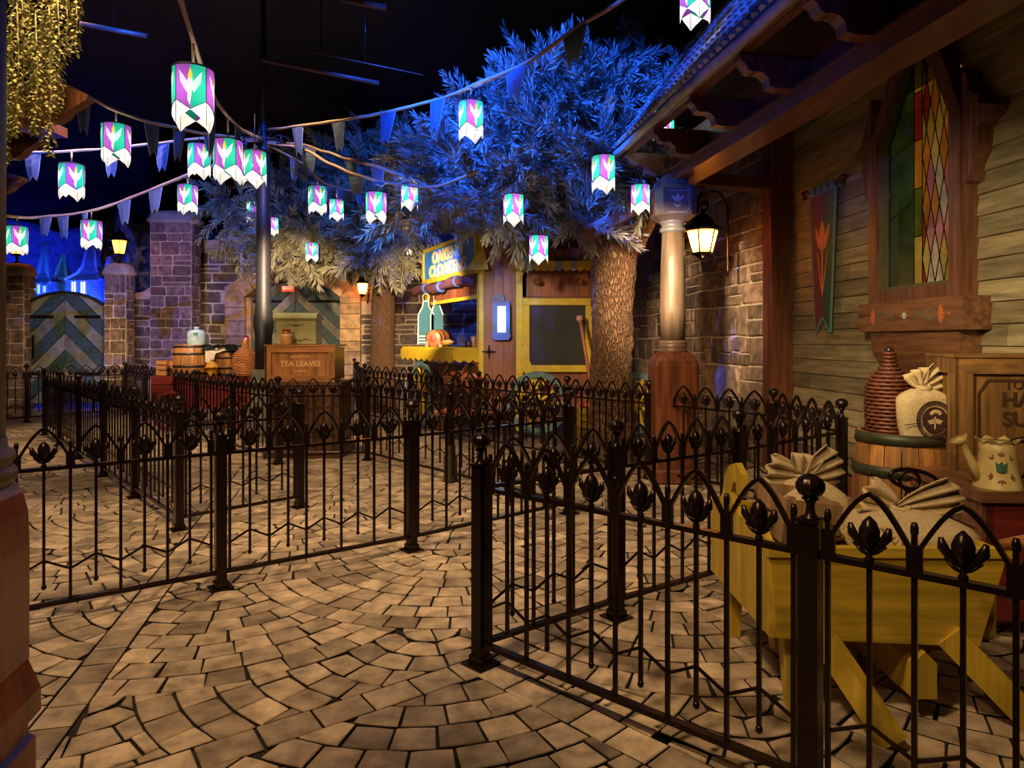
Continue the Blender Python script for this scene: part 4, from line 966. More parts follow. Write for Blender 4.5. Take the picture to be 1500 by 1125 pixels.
# ------------------------------------------------------------------ bunting
cloth1 = M('pennant_cloth', (.055, .075, .13), .75, var=.15, bump=.2, scale=60, dist=.002); piping = M('pennant_piping', (.30, .36, .42), .6, var=0); ropeM = M('rope', (.42, .26, .16), .7, bump=.5, scale=60, var=.2, dist=.006)
coral = M('coral_print', (.6, .2, .07), .6, var=0)
def bunting(label, ctrl, pens, rr=.021, tul=(), lan=()):
    """ctrl: (px, py, Y) rope points; pens: (px0, px1, tip_py): pennant between two columns hanging to tip"""
    P3_ = catmull([P(*c) for c in ctrl], 8)
    t = thing('bunting', label, 'bunting', P3_[0], 0, 'ropes of swallowtail pennants')
    wob = [p+Vector((0, 0, .018*mnoise.noise(p*2.3))) for p in P3_]
    MB().tube(wob, [rr*(1+.25*mnoise.noise(p*5)) for p in wob], 7).build('rope', ropeM, t, world=True)
    def onrope(px):
        best = None
        for a, b in zip(wob[:-1], wob[1:]):
            xa = 750+1000*a.x/a.y; xb = 750+1000*b.x/b.y
            if (xa-px)*(xb-px) <= 0 and abs(xa-xb) > 1e-6: k = (px-xa)/(xb-xa); best = a+(b-a)*k; break
        return best
    for i, (x0, x1, tip) in enumerate(pens):
        a = onrope(x0); b = onrope(x1)
        if a is None or b is None: continue
        m = (a+b)/2; L = (tip-(500-(m.z-CAMH)*1000/m.y))*m.y/1000; dn = Vector((0, 0, -L)); u = b-a
        nrm = Vector((u.y, -u.x, 0)).normalized(); sway = nrm*rnd.uniform(-.05, .05)
        def q(s, tt): 
            w_ = 1-.52*tt; bow = .035*math.sin(PI*tt)*math.sin(s*PI); return m+u*((s-.5)*w_)+dn*tt+sway*tt+nrm*bow
        G_ = [q(s, tt) for tt in (0, .25, .5, .75) for s in (0, .5, 1)]; tips = [q(.08, 1.0), q(.5, .82), q(.92, 1.0)]
        mb = MB(); v = G_+tips; f = [(r_*3+c_, r_*3+c_+1, r_*3+4+c_, r_*3+3+c_) for r_ in range(3) for c_ in range(2)]+[(9, 10, 13, 12), (10, 11, 14, 13)]
        n = len(v); v2 = [p+nrm*.006 for p in v]; border = [0, 3, 6, 9, 12, 13, 14, 11, 8, 5, 2, 1]
        mb.add(v+v2, f+[tuple(n+k for k in reversed(ff)) for ff in f]+[(border[k], border[(k+1) % 12], n+border[(k+1) % 12], n+border[k]) for k in range(12)], 0, False)
        pe = mb.build('pennant', cloth1, t, world=True)
        mb = MB(); mb.tube([v[k] for k in (0, 3, 6, 9, 12, 13, 14, 11, 8, 5, 2)], .0065, 4); mb.build('piping', piping, pe, world=True)
        if i in tul:
            o_ = q(.5, .42)-nrm*.012; ux = u.normalized(); sc = L*.30; F_ = frame(o_, ux); mb = MB()
            for pl in ([(-.12, .1), (0, -.1), (.12, .1), (.1, .3), (0, .5), (-.1, .3)], [(.05, -.1), (.3, .1), (.36, .45), (.18, .2)], [(-.05, -.1), (-.3, .1), (-.36, .45), (-.18, .2)], [(0, -.1), (-.02, -.8), (.02, -.8)], [(-.04, -.8), (-.3, 0), (-.2, -.1), (0, -.7)], [(.04, -.8), (.3, 0), (.2, -.1), (0, -.7)]):
                mb.prism([(x*sc*.7, z*sc) for x, z in pl], -.004, .004, F=F_)
            mb.build('tulip_print', coral, pe, world=True)
    for (lx, ly, lY) in lan:
        p = onrope(lx)
        if p is not None: MB().tube([p, P(lx, ly-4, lY)], .012, 5).build('hanger_cord', ropeM, t, world=True)
    return t
bunting('blue-lit bunting rope rising from the pole over the big tree to the top centre', [(392, 190, 11), (480, 179, 9.6), (560, 165, 8.4), (640, 146, 7.6), (700, 124, 7.2), (770, 92, 6.9), (830, 52, 6.6), (920, -6, 6.2)],
        [(428, 444, 228), (487, 505, 222), (558, 580, 212), (631, 652, 196), (741, 770, 146), (826, 860, 96)], tul=(1, 5), lan=[(690, 151, 7.2)])
bunting('steep bunting rope from the pole to the top edge above the largest lantern', [(386, 205, 11), (355, 190, 9.0), (325, 160, 7.6), (305, 125, 6.4), (288, 75, 5.7), (262, -10, 5.0)],
        [(258, 272, 98), (306, 316, 232), (345, 353, 232), (226, 236, 24)], rr=.02, lan=[(283, 103, 5.71), (334, 207, 8.0)])
bunting('upper left bunting rope from the dark red rafter end to the pole', [(82, 118, 7.6), (135, 145, 8.0), (175, 165, 8.4), (215, 178, 8.8), (255, 186, 9.4), (300, 196, 10), (384, 205, 11)],
        [(110, 133, 197), (211, 233, 229), (254, 272, 236), (298, 318, 222)], lan=[(170, 184, 8.42)])
bunting('lower left bunting rope with one tulip pennant passing under the wisteria', [(384, 208, 11), (300, 203, 10.6), (215, 212, 10.2), (140, 219, 9.9), (60, 223, 9.7), (-60, 232, 9.5)],
        [(35, 60, 265), (152, 174, 261), (227, 248, 251), (340, 362, 240)], tul=(2,), lan=[(105, 242, 9.7)])
bunting('blue-lit bunting rope sagging over the far gate from the left edge', [(378, 215, 11), (330, 235, 11.3), (275, 256, 11.6), (228, 275, 11.8), (182, 293, 12), (132, 309, 12), (80, 317, 12), (30, 318, 12), (-70, 305, 12)],
        [(58, 76, 347), (84, 100, 350), (172, 191, 329), (218, 238, 314), (120, 128, 334)], rr=.026, lan=[(275, 272, 11.8), (134, 324, 11.85), (25, 332, 11.85)])
bunting('short bunting rope dipping right from the pole, passing behind the crown', [(390, 208, 11), (440, 212, 10.8), (475, 222, 10.6), (520, 236, 9.6), (590, 256, 8.9), (640, 280, 8.4)],
        [(441, 462, 256), (504, 522, 262), (542, 562, 276)], lan=[(600, 271, 8.8)])
bunting('bunting rope with large blue pennants dipping to the hanging lanterns', [(390, 210, 11), (440, 218, 10.4), (480, 238, 9.8), (520, 256, 9.3), (570, 268, 8.9), (640, 272, 8.4), (700, 250, 8.0)],
        [(444, 462, 250), (510, 534, 286), (548, 566, 272)], tul=(), lan=[(551, 283, 9.0)])
bunting('lowest small bunting rope right of the pole with three narrow pennants', [(388, 213, 11), (420, 226, 11), (450, 244, 11.2), (468, 262, 11.6), (490, 274, 12), (540, 284, 13)],
        [(425, 437, 266), (493, 504, 294), (522, 532, 302)], rr=.018, lan=[(465, 274, 12.3), (493, 293, 12.5)])
# ------------------------------------------------------------------ wisteria
wl_ = M('wisteria_petals', (.36, .31, .09), .6, var=.3, scale=14, tint=.5)
t = thing('hanging_wisteria', 'yellow-green wisteria strands hanging from the eave at top left', 'plant', (-3.9, 6.2, 5.2))
for k, (px, top, bot, Y, wd) in enumerate([(24, -30, 195, 6.0, .06), (16, 20, 200, 6.4, .05), (32, -20, 170, 6.2, .05), (52, 20, 195, 6.0, .05), (72, 10, 228, 6.1, .06), (60, -20, 150, 6.4, .05), (84, -20, 160, 6.0, .06), (96, -20, 85, 6.2, .06), (110, -20, 78, 6.0, .04), (8, 60, 240, 6.3, .03), (50, 60, 195, 6.5, .04), (76, -30, 120, 6.5, .06), (40, -30, 90, 6.6, .06)]):
    a = P(px, top, Y); b = P(px, bot, Y); L = a.z-b.z; n = int(L*230); mb = MB()
    mb.tube([a, (a+b)/2+Vector((.02, 0, 0)), b], .006, 5)
    for i in range(n):
        tt = i/n; rr = wd*(1-.55*tt)*1.5*math.sqrt(rnd.random()); an = rnd.uniform(0, 2*PI); c = a.lerp(b, tt)+Vector((math.cos(an)*rr, math.sin(an)*rr, 0))
        d = Vector((math.cos(an)*.6, math.sin(an)*.6, rnd.uniform(-1, -.2))).normalized(); s = Vector((-math.sin(an), math.cos(an), rnd.uniform(-.4, .4)))*.016; l = rnd.uniform(.03, .055); nn = d.cross(s).normalized()*.006
        mb.add([c, c+d*l*.5+s, c+d*l, c+d*l*.5-s, c+d*l*.5+nn], [(0, 1, 4), (1, 2, 4), (2, 3, 4), (3, 0, 4), (0, 3, 2, 1)], 0, False, rnd.random())
    mb.build('wisteria_strand', wl_, t, world=True)
# ------------------------------------------------------------------ stained glass window on the plank wall
brownw = wood('brown_casing', (.17, .065, .03), .4, 2.5, .35, 2, .15, .25, .2)
brownx = wood('brown_sill', (.20, .085, .035), .4, 2.5, .35, 0, .15, .25, .2)
brownl = wood('brown_sill_long', (.20, .085, .035), .4, 2.5, .35, 1, .15, .25, .2)
def wpt(px, py): return (wall_s(px), WZ(px, py))
win = thing('window_1', 'pointed stained glass window in brown casing', 'window', wo); 
del win['category']; del win['label']; win['kind'] = 'structure'
g0, g1 = wall_s(1311), wall_s(1413); gb = WZ(1360, 416); gs = WZ(1411, 135); gap_ = wall_s(1370); gt_ = WZ(1376, 52)
gs = 3.42
gout = [(g0, gb), (g1, gb), (g1, gs), (gap_+(g1-gap_)*.45, gs+(gt_-gs)*.55), ((g0+g1)/2, gt_), (g0+((g0+g1)/2-g0)*.55, gs+(gt_-gs)*.55), (g0, gs)]
def off_out(d): 
    return [(g0-d, gb-d), (g1+d, gb-d), (g1+d, gs), (gout[3][0]+d*.8, gout[3][1]+d*.6), ((g0+g1)/2, gt_+d*1.3), (gout[5][0]-d*.8, gout[5][1]+d*.6), (g0-d, gs)]
def strip_ring(mb, inner, outer, y0, y1, F_):
    n = len(inner)
    for i in range(n):
        j = (i+1) % n; mb.prism([inner[i], inner[j], outer[j], outer[i]], y0, y1, F=F_)
mb = MB(); strip_ring(mb, off_out(.03), off_out(.16), -.16, .0, Fw); mb.build('casing', brownw, win, world=True)
mb = MB(); strip_ring(mb, off_out(.0), off_out(.035), -.135, -.02, Fw); mb.build('inner_bead', M('olive_bead', (.12, .10, .05), .4), win, world=True)
def glass(name, col):
    m = M(name, col, .06, var=.35, scale=3.5, bump=.15, dist=.01, spec=.9); b = m.node_tree.nodes['Principled BSDF']
    b.inputs['Transmission Weight'].default_value = .75; b.inputs['IOR'].default_value = 1.5; return m
GL = [glass('glass_olive', (.16, .22, .03)), glass('glass_deep_green', (.05, .12, .045)), glass('glass_amber', (.75, .34, .03)), glass('glass_straw', (.8, .6, .18)), glass('glass_ruby', (.45, .05, .01)), glass('glass_rose', (.75, .3, .45)), glass('glass_clear', (.75, .75, .6))]
def clip_to(poly, outline):
    n = len(outline); ar = sum(outline[a][0]*outline[(a+1) % n][1]-outline[(a+1) % n][0]*outline[a][1] for a in range(n)); sg = 1 if ar > 0 else -1
    for a in range(n):
        p0, p1 = outline[a], outline[(a+1) % n]; poly = clip(poly, p0, (-(p1[1]-p0[1])*sg, (p1[0]-p0[0])*sg))
        if len(poly) < 3: return []
    return poly
lead = M('lead_came', (.05, .045, .04), .25, .8, var=0)
lm = MB()
def pane(poly, mi):
    q = clip_to(poly, gout)
    if len(q) < 3 or area(q) < .0006: return
    MB().prism(shrink(q, .003) or q, -.055, -.048, F=Fw).build('pane', GL[mi], win, world=True)
    for i in range(len(q)):
        a, b = q[i], q[(i+1) % len(q)]
        if math.hypot(a[0]-b[0], a[1]-b[1]) > .02: lm.tube([Fw @ Vector((a[0], -.056, a[1])), Fw @ Vector((b[0], -.056, b[1]))], .005, 4)
GW = g1-g0; u1 = g0+GW*.40; u2 = g0+GW*.52
r_ = random.Random(4)
zz = gb; k = 0
for h in (.62, .55, .60, .52, .6, .6, .6): pane([(g0, zz), (u1, zz+.12 if k else zz), (u1, zz+h+.12), (g0, zz+h)], [1, 1, 1, 0, 0, 0, 1][k]); zz += h; k += 1
zz = gb; k = 0
while zz < gt_: pane([(u1, zz), (u2, zz), (u2, zz+.42), (u1, zz+.42)], [3, 0, 2, 4][k % 4]); zz += .42; k += 1
nw = 4; cw = (g1-u2)/nw*1.0; ch = .44
for i in range(-1, nw*2+2):
    for j in range(-1, 14):
        if (i+j) % 2: continue
        cx = u2+i*cw*.5*1.0; cz = gb+j*ch*.5
        hw_, hh_ = cw*.5, ch*.5
        q = [(cx-hw_, cz), (cx, cz-hh_), (cx+hw_, cz), (cx, cz+hh_)]
        q = clip(q, (u2, 0), (1, 0))
        if len(q) >= 3: pane(q, r_.choice([4, 2, 3] if cx < u2+cw else ([2, 3, 3, 2] if cz > gb+1.0 else [6, 3, 5, 6, 2])))
lm.build('lead_lines', lead, win, world=True)
bx = MB(); bx.box((g0, -.03, gb), (g1, -.025, gs+.4), F=Fw); bx.build('added_glow_sheet', M('warm_glow_sheet', (.22, .15, .07), .8, var=.6, scale=5, emis=(1, .55, .16), es=.22), win, world=True)  # added glowing sheet behind the panes, makes the glass look lit
# scrolled ears beside the window
for (sg, ua, zt0) in ((-1, g0-.15, WZ(1300, 145)), (1, g1+.15, WZ(1436, 105))):
    pf = [(0, .0), (.03, -.04), (.06, -.16), (.16, -.38), (.26, -.46), (.27, -.52), (.17, -.50), (.14, -.56), (.17, -.64), (.11, -.74), (.10, -.92), (.0, -.92)]
    if sg > 0: pf = [(0, 0), (.04, -.02), (.08, -.18), (.17, -.24), (.17, -.30), (.32, -.36), (.28, -.42), (.16, -.48), (.17, -.60), (.10, -.72), (.07, -.86), (0, -.88)]
    MB().prism([(ua+sg*x, zt0+z) for x, z in pf], -.14, .0, F=Fw).build('scroll_bracket', brownw, win, world=True)
# sill shelf with painted flowers
sl = thing('window_shelf', 'brown wooden shelf block below the stained window, painted with coral flowers', 'shelf', Fw @ Vector((wall_s(1340), 0, 1.8)))
s0, s1 = wall_s(1300)-.42, wall_s(1455)
s0 = s1-1.36
MB().box((s0, -.25, 1.69), (s1, -.0, 1.95), F=Fw).build('shelf_block', brownl, sl, world=True)
cf = [(0, 1.69), (0, 1.28), (-.07, 1.27), (-.09, 1.33), (-.15, 1.43), (-.19, 1.50), (-.205, 1.69)]
mb = MB(); v = []
for s in (s0+.12, s1-.10):
    v += [Fw @ Vector((s, y, z)) for y, z in cf]
n = len(cf); mb.add(v, [tuple(range(n)), tuple(reversed(range(n, 2*n)))]+[(i, n+i, n+(i+1) % n, (i+1) % n) for i in range(n)]); mb.build('curved_corbel', brownl, sl, world=True)
mcol, mgrey, mwh = M('paint_coral', (.65, .18, .06), .5, var=0), M('paint_sage', (.16, .17, .12), .5, var=0), M('paint_white', (.6, .62, .6), .5, var=0)
sm = (s0+s1)/2; m1, m2, m3 = MB(), MB(), MB()
for sg in (-1, 1):
    cx = sm+sg*.42
    for k in range(5):
        a = PI/2+(k-2)*.52; dx, dz = math.cos(a)*sg*-1, math.sin(a)
        dx, dz = sg*math.sin(a), math.cos(a)
        c1_ = (cx+dx*.0, 1.82+dz*.0)
        tip = (cx+dx*.075, 1.82+dz*.075*1.2); nx, nz = -dz*.018, dx*.018; md = (cx+dx*.045, 1.82+dz*.05)
        m1.prism([c1_, (md[0]+nx, md[1]+nz), tip, (md[0]-nx, md[1]-nz)], -.2535, -.249, F=Fw)
    for q in (-1, 1):
        pts = [(cx-sg*(.02+.05*i), 1.82+q*(.01+.03*math.sin(i*.9))) for i in range(6)]
        for a_, b_ in zip(pts[:-1], pts[1:]): m2.prism([(a_[0], a_[1]-.006), (b_[0], b_[1]-.006), (b_[0], b_[1]+.006), (a_[0], a_[1]+.006)], -.2535, -.249, F=Fw)
    m1.prism([(cx+sg*.12, 1.81), (cx+sg*.135, 1.82), (cx+sg*.12, 1.83), (cx+sg*.105, 1.82)], -.2535, -.249, F=Fw)
for k in range(8):
    a = 2*PI*k/8; m3.prism([(sm+.03*math.cos(a+o)*(1 if o == 0 else .5), 1.82+.03*math.sin(a+o)*(1 if o == 0 else .5)) for o in (0, .4, -.4)] if False else [(sm, 1.82), (sm+.028*math.cos(a-.3), 1.82+.028*math.sin(a-.3)), (sm+.028*math.cos(a+.3), 1.82+.028*math.sin(a+.3))], -.2535, -.249, F=Fw)
    m1.prism([(sm+.055*math.cos(a)+dx_, 1.82+.055*math.sin(a)+dz_) for dx_, dz_ in ((-.005, -.005), (.005, -.005), (.005, .005), (-.005, .005))], -.2535, -.249, F=Fw)
m1.build('flower_paint', mcol, sl, world=True); m2.build('leaf_paint', mgrey, sl, world=True); m3.build('star_paint', mwh, sl, world=True)
# ------------------------------------------------------------------ wall banner
ba, bb_ = wall_s(1196), wall_s(1234); zt_ = WZ(1215, 282); zb_ = WZ(1220, 487); bm = (ba+bb_)/2
t = thing('wall_banner', 'narrow purple and green swallowtail banner with coral crocus on the plank wall', 'banner', Fw @ Vector((bm, -.08, zt_)))
bpur = M('banner_purple', (.16, .022, .05), .7, var=.2, bump=.2, scale=50, dist=.002); bgrn = M('banner_green', (.03, .075, .06), .7, var=.2, bump=.2, scale=50, dist=.002); btr = M('banner_piping', (.13, .24, .20), .6, var=0)
be = .12*(bb_-ba)
MB().prism([(ba, zt_), (bm, zt_), (bm, zb_+.17), (ba+be+.05, zb_)], -.075, -.060, F=Fw).build('purple_half', bpur, t, world=True)
MB().prism([(bm, zt_), (bb_, zt_), (bb_-be-.05, zb_), (bm, zb_+.17)], -.075, -.060, F=Fw).build('green_half', bgrn, t, world=True)
mb = MB(); pp_ = [(ba, zt_), (ba+be+.05, zb_), (bm, zb_+.17), (bb_-be-.05, zb_), (bb_, zt_), (ba, zt_)]
for a_, b_ in zip(pp_[:-1], pp_[1:]): mb.bar(Fw @ Vector((a_[0], -.07, a_[1])), Fw @ Vector((b_[0], -.07, b_[1])), .02, .022)
mb.build('edge_piping', btr, t, world=True)
mb = MB(); mb.tube([Fw @ Vector((ba-.12, -.07, zt_+.06)), Fw @ Vector((bb_+.12, -.07, zt_+.06))], .014, 8)
for s in (ba-.13, bb_+.13):
    for k in range(3): a = k*2*PI/3+.5; mb.blob(Fw @ Vector((s+.035*math.cos(a), -.07, zt_+.06+.04*math.sin(a))), (.028, .028, .03), 8, 5)
    mb.bar(Fw @ Vector((s+.06*(1 if s < bm else -1), 0, zt_+.06)), Fw @ Vector((s+.06*(1 if s < bm else -1), -.07, zt_+.06)), .02)
mb.build('hanging_rod', M('rod_red_iron', (.08, .02, .012), .4, .3), t, world=True)
for k in range(4): s = ba+(bb_-ba)*(k+.5)/4; MB().box((s-.035, -.088, zt_-.01), (s+.035, -.056, zt_+.085), F=Fw).build('hanging_tab', btr, t, world=True)
mb = MB(); cz = zt_-.52
mb2 = MB()
for pl in ([(0, -.12), (.055, .02), (.05, .12), (0, .22), (-.05, .12), (-.055, .02)], [(.02, -.12), (.09, -.06), (.13, .06), (.15, .17), (.08, .08), (.05, 0)], [(-.02, -.12), (-.09, -.06), (-.13, .06), (-.15, .17), (-.08, .08), (-.05, 0)]): mb.prism([(bm+x, cz+z) for x, z in pl], -.080, -.074, F=Fw)
for pl in ([(-.008, -.12), (.008, -.12), (.006, -.62), (-.006, -.62)], [(.0, -.60), (.02, -.55), (.11, -.12), (.085, -.2)], [(.0, -.60), (-.02, -.55), (-.11, -.12), (-.085, -.2)]): mb2.prism([(bm+x, cz+z) for x, z in pl], -.080, -.074, F=Fw)
mb.build('crocus_bloom', M('banner_coral', (.85, .24, .08), .6, var=.1), t, world=True); mb2.build('crocus_leaves', MATS['banner_coral'], t, world=True)
# ------------------------------------------------------------------ village scenery beyond the far gate
rockM = M('painted_rock', (.20, .24, .3), .8, bump=.6, scale=3, var=.3, dist=.2)
YC = 30.0; mb = MB(); nx, nz = 60, 26; v = []
for i in range(nx):
    for j in range(nz):
        x = -30+i*.33; z = j*.36; top = 6.4+1.6*mnoise.noise(Vector((x*.25, 0, 3)))
        y = YC-1.8*mnoise.noise(Vector((x*.45, z*.14, 1)))-.7*mnoise.noise(Vector((x*1.4, z*.4, 5)))-.8*max(0, 3-z)*.5
        v.append((x, y, min(z, top)))
mb.add(v, [(i*nz+j, (i+1)*nz+j, (i+1)*nz+j+1, i*nz+j+1) for i in range(nx-1) for j in range(nz-1)], 0, True)
o = mb.build('painted_cliffs', rockM); struct(o)
cy = MB().box((-26, 32.5, 0), (8, 32.7, 7.2)).build('wall_cyclorama', M('cyclorama', (.12, .14, .2), .9, var=0)); struct(cy)
hill = thing('scenery_hill', 'brown wooded hillside right of the village spire beyond the gate', 'hill', P(168, 500, 27)); mb = MB(); v = []
for i in range(20):
    for j in range(14):
        a = i/19; b = j/13; x = -1.7+3.4*a; z = b*5.4*math.exp(-((a-.42)/.36)**2)+.25*mnoise.noise(Vector((a*9, b*9, 0))); y = -.6*math.sin(a*PI)+1.2*b+.3*mnoise.noise(Vector((a*7, b*7, 4))); v.append((x, y, max(z, 0)))
mb.add(v, [(i*14+j, (i+1)*14+j, (i+1)*14+j+1, i*14+j+1) for i in range(19) for j in range(13)], 0, True); mb.build('hill_ground', M('hill_soil', (.20, .15, .07), .9, bump=.6, scale=6, var=.5, dist=.1), hill)
chal = M('chalet_paint', (.16, .26, .34), .7, var=.25, scale=5, bump=.3); roofc = M('chalet_roof', (.10, .17, .24), .7, var=.3, bump=.4, scale=10); trimc = M('chalet_trim', (.3, .4, .48), .6, var=.1)
litw = M('lit_pane', (1, .9, .7), .5, var=0, emis=(1, .86, .7), es=1.6); litc = M('lit_pane_cool', (.6, .9, 1), .5, var=0, emis=(.45, .85, 1), es=1.3)
def chalet(name, label, px0, px1, pbase, peave, ptip, Y, wins, flare=True):
    x0, x1 = (px0-750)*Y/1000, (px1-750)*Y/1000; zb, ze, zt = [CAMH-(p-500)*Y/1000 for p in (pbase, peave, ptip)]; cx = (x0+x1)/2; hw = (x1-x0)/2
    t = thing(name, label, 'building', (cx, Y, 0))
    MB().box((x0, Y, 0), (x1, Y+hw*1.6, ze)).build('wall', chal, t, world=True)
    for k in range(9): z = zb+(ze-zb)*k/9; MB().box((x0-.02, Y-.03, z), (x1+.02, Y, z+(ze-zb)/9*.55)).build('clapboard', chal, t, world=True)
    pr = [(hw*1.15, ze-.05), (hw*.66, ze+(zt-ze)*.09), (hw*.42, ze+(zt-ze)*.22), (hw*.26, ze+(zt-ze)*.5), (.02, zt)] if flare else [(hw*1.15, ze-.05), (.02, zt)]
    MB().lathe([(r, z) for r, z in pr], 4, (cx, Y+hw*.8, 0), smooth=False, rot=PI/4, sx=1.25, sy=1.1).build('roof', roofc, t, world=True)
    mb = MB()
    for sg in (-1, 1):
        for (a, b) in zip(pr[:-1], pr[1:]): mb.bar((cx+sg*a[0]*.9, Y+hw*.8-a[0]*.8, a[1]), (cx+sg*b[0]*.9, Y+hw*.8-b[0]*.8, b[1]), .09, .09)
    mb.build('gable_trim', trimc, t, world=True)
    for (wx0, wx1, wy0, wy1, m_) in wins:
        a = P(wx0, wy1, Y-.06); b = P(wx1, wy0, Y-.06)
        f_ = MB().box((a.x-.06, Y-.08, a.z-.06), (b.x+.06, Y-.03, b.z+.06)).build('window', trimc, t, world=True)
        MB().box((a.x, Y-.10, a.z), (b.x, Y-.075, b.z)).build('pane', m_, f_, world=True); MB().box(((a.x+b.x)/2-.012, Y-.115, a.z), ((a.x+b.x)/2+.012, Y-.09, b.z)).build('mullion', trimc, f_, world=True)
    return t
chalet('chalet_tower', 'tall blue-lit spired chalet with two warm windows beyond the gate', 97, 148, 442, 408, 322, 24.0, [(106, 111, 413, 430, litw), (119.5, 125, 413, 430, litw)])
chalet('chalet', 'low blue-lit chalet with three pale windows at the left of the village', 40, 74, 440, 412, 352, 24.6, [(49, 52, 419, 430, litc), (55, 58.5, 417, 430, litc), (64, 67, 419, 428, litc)])
chalet('chalet', 'small gabled bell house between the two chalets beyond the gate', 80, 97, 440, 405, 372, 25.4, [], False)
chalet('chalet', 'tiny blue spire right behind the right gate lamp', 184, 191, 430, 394, 376, 24.5, [], False)
chalet('chalet', 'tiny blue spire left behind the right gate lamp', 154, 162, 430, 394, 376, 24.5, [], False)
tl = thing('conifer', 'small pale-leaved conifer beside the tall pillar beyond the low wall', 'tree', Vector((P(196, 500, 21).x, 21, 0)))
MB().tube([Vector((P(196, 460, 21).x, 21, 0)), P(196, 460, 21), P(192, 400, 21), P(190, 365, 21)], [.1, .07, .05, .02], 6).build('trunk', bark2, tl, world=True)
foliage('needle_foliage', [(np.array(P(185+nr.uniform(-16, 22), 385+nr.uniform(-24, 34), 21)), nr.normal(size=3)+np.array([0, -.3, -.2]), 1.0) for _ in range(46)], fol2, tl)
# ------------------------------------------------------------------ kiosk wagon
kb = wood('kiosk_boards', (.22, .065, .028), .45, 2.5, .35, 2, .3, .3); ky = M('kiosk_yellow', (.62, .42, .02), .5, var=.12, scale=6, bump=.15); kblue = M('kiosk_blue', (.03, .22, .62), .5, var=.15, scale=5)
KY = 11.0
kx0, kx1, kx2 = (705-750)*.011, (762-750)*.011, 1.36
K = thing('kiosk_wagon', 'wooden kiosk wagon with yellow trim, blue sign and chalkboard', 'kiosk', (kx0, KY, 0))
def kz(py): return CAMH-(py-HOR)*KY/1000
zlo, zhi = .42, 3.1
# front wall: narrow panel, corner posts, chalk wall; separate boards
MB().box((kx0+.02, KY+.03, zlo), (kx2, KY+.10, zhi)).build('wall_core', kb, K, world=True)
for (xa, xb, z0, z1) in ((kx0+.04, kx1-.08, zlo-.1, zhi), (kx1+.02, kx2, kz(440)+.06, kz(400)), (kx1+.02, kx2, zlo, kz(548)), (kx1+.02, kx1+.10, zlo, zhi)):
    x = xa; 
    while x < xb-.02:
        w_ = min(.155, xb-x); MB().box((x+.003, KY+.0, z0), (x+w_-.003, KY+.035, z1), tint=rnd.random()).build('board', kb, K, world=True); x += w_
for (x, w_) in ((kx0-.04, .085), (kx1-.07, .11)): MB().box((x, KY-.03, .15), (x+w_, KY+.06, zhi), bev=.008).build('corner_trim', ky, K, world=True)
# right side and back of wagon body
MB().box((kx2-.06, KY+.05, zlo), (kx2, KY+2.4, zhi)).build('side_wall', kb, K, world=True)
MB().box((kx0, KY, zlo-.12), (kx2, KY+2.3, zlo)).build('floor_frame', kb, K, world=True)
# chalkboard
bx0, bx1, bz0, bz1 = (765-750)*.011, (868-750)*.011, kz(545), kz(437)
cb = MB().box((bx0+.10, KY-.045, bz0+.10), (bx1-.10, KY-.03, bz1-.10)).build('chalkboard', M('chalk_black', (.010, .007, .005), .6, var=.5, scale=2.5), K, world=True)
for (lo, hi) in (((bx0, KY-.08, bz0), (bx1, KY, bz0+.115)), ((bx0, KY-.08, bz1-.115), (bx1, KY, bz1)), ((bx0, KY-.082, bz0+.115), (bx0+.12, KY, bz1-.115)), ((bx1-.12, KY-.082, bz0+.115), (bx1, KY, bz1-.115))):
    MB().box(lo, hi, bev=.012).build('frame_rail', ky, cb, world=True)
# pegs
for px in (785, 848): MB().tube([P(px, 413, KY+.02), P(px+4, 413, KY-.22)], [.05, .042], 10).build('log_peg', kb, K, world=True)
# scalloped awning with stripes
ax0, ax1 = kx1-.02, (872-750)*.011; n = 11; st = [ky, M('awning_pale', (.30, .36, .27), .6, var=.1)]
for k in range(n):
    a = ax0+(ax1-ax0)*k/n; b = ax0+(ax1-ax0)*(k+1)/n; m_ = (a+b)/2; F_ = frame((0, KY-.5, 0), (1, 0, 0)); h1 = kz(385)
    v = [(a, KY+.02, h1+.10), (b, KY+.02, h1+.10), (b, KY-.42, h1-.02), (a, KY-.42, h1-.02)]; lo = [(x_, KY-.44, h1-.02-.12-(.04*math.sin(PI*i/4))) for i, x_ in enumerate(np.linspace(a, b, 5))]
    v += lo; MB().add(v, [(0, 1, 2, 3)[::-1], (3, 4, 5, 6, 7, 8, 2)], 0, False).build('awning_scallop', st[k % 2 if k % 3 else 0], K, world=True)
# shelf above awning with bottles behind
MB().box((ax0, KY-.05, kz(384)), (ax1, KY+.5, kz(381))).build('upper_shelf', kb, K, world=True)
MB().prism([(ax0, kz(352)), (ax0+.15, kz(340)), (ax1-.15, kz(340)), (ax1+.05, kz(356)), (ax1+.05, kz(350)), (ax1-.12, kz(333)), (ax0+.12, kz(333)), (ax0-.05, kz(346))], KY-.12, KY-.04).build('shelf_header', ky, K, world=True)
MB().lathe([(1.4, 3.1), (1.5, 3.14), (.9, 3.7), (.2, 4.0)], 4, ((kx0+kx2)/2, KY+1.2, 0), smooth=False, rot=PI/4).build('roof', M('kiosk_shingle', (.10, .035, .02), .7, bump=.4, scale=9), K, world=True)
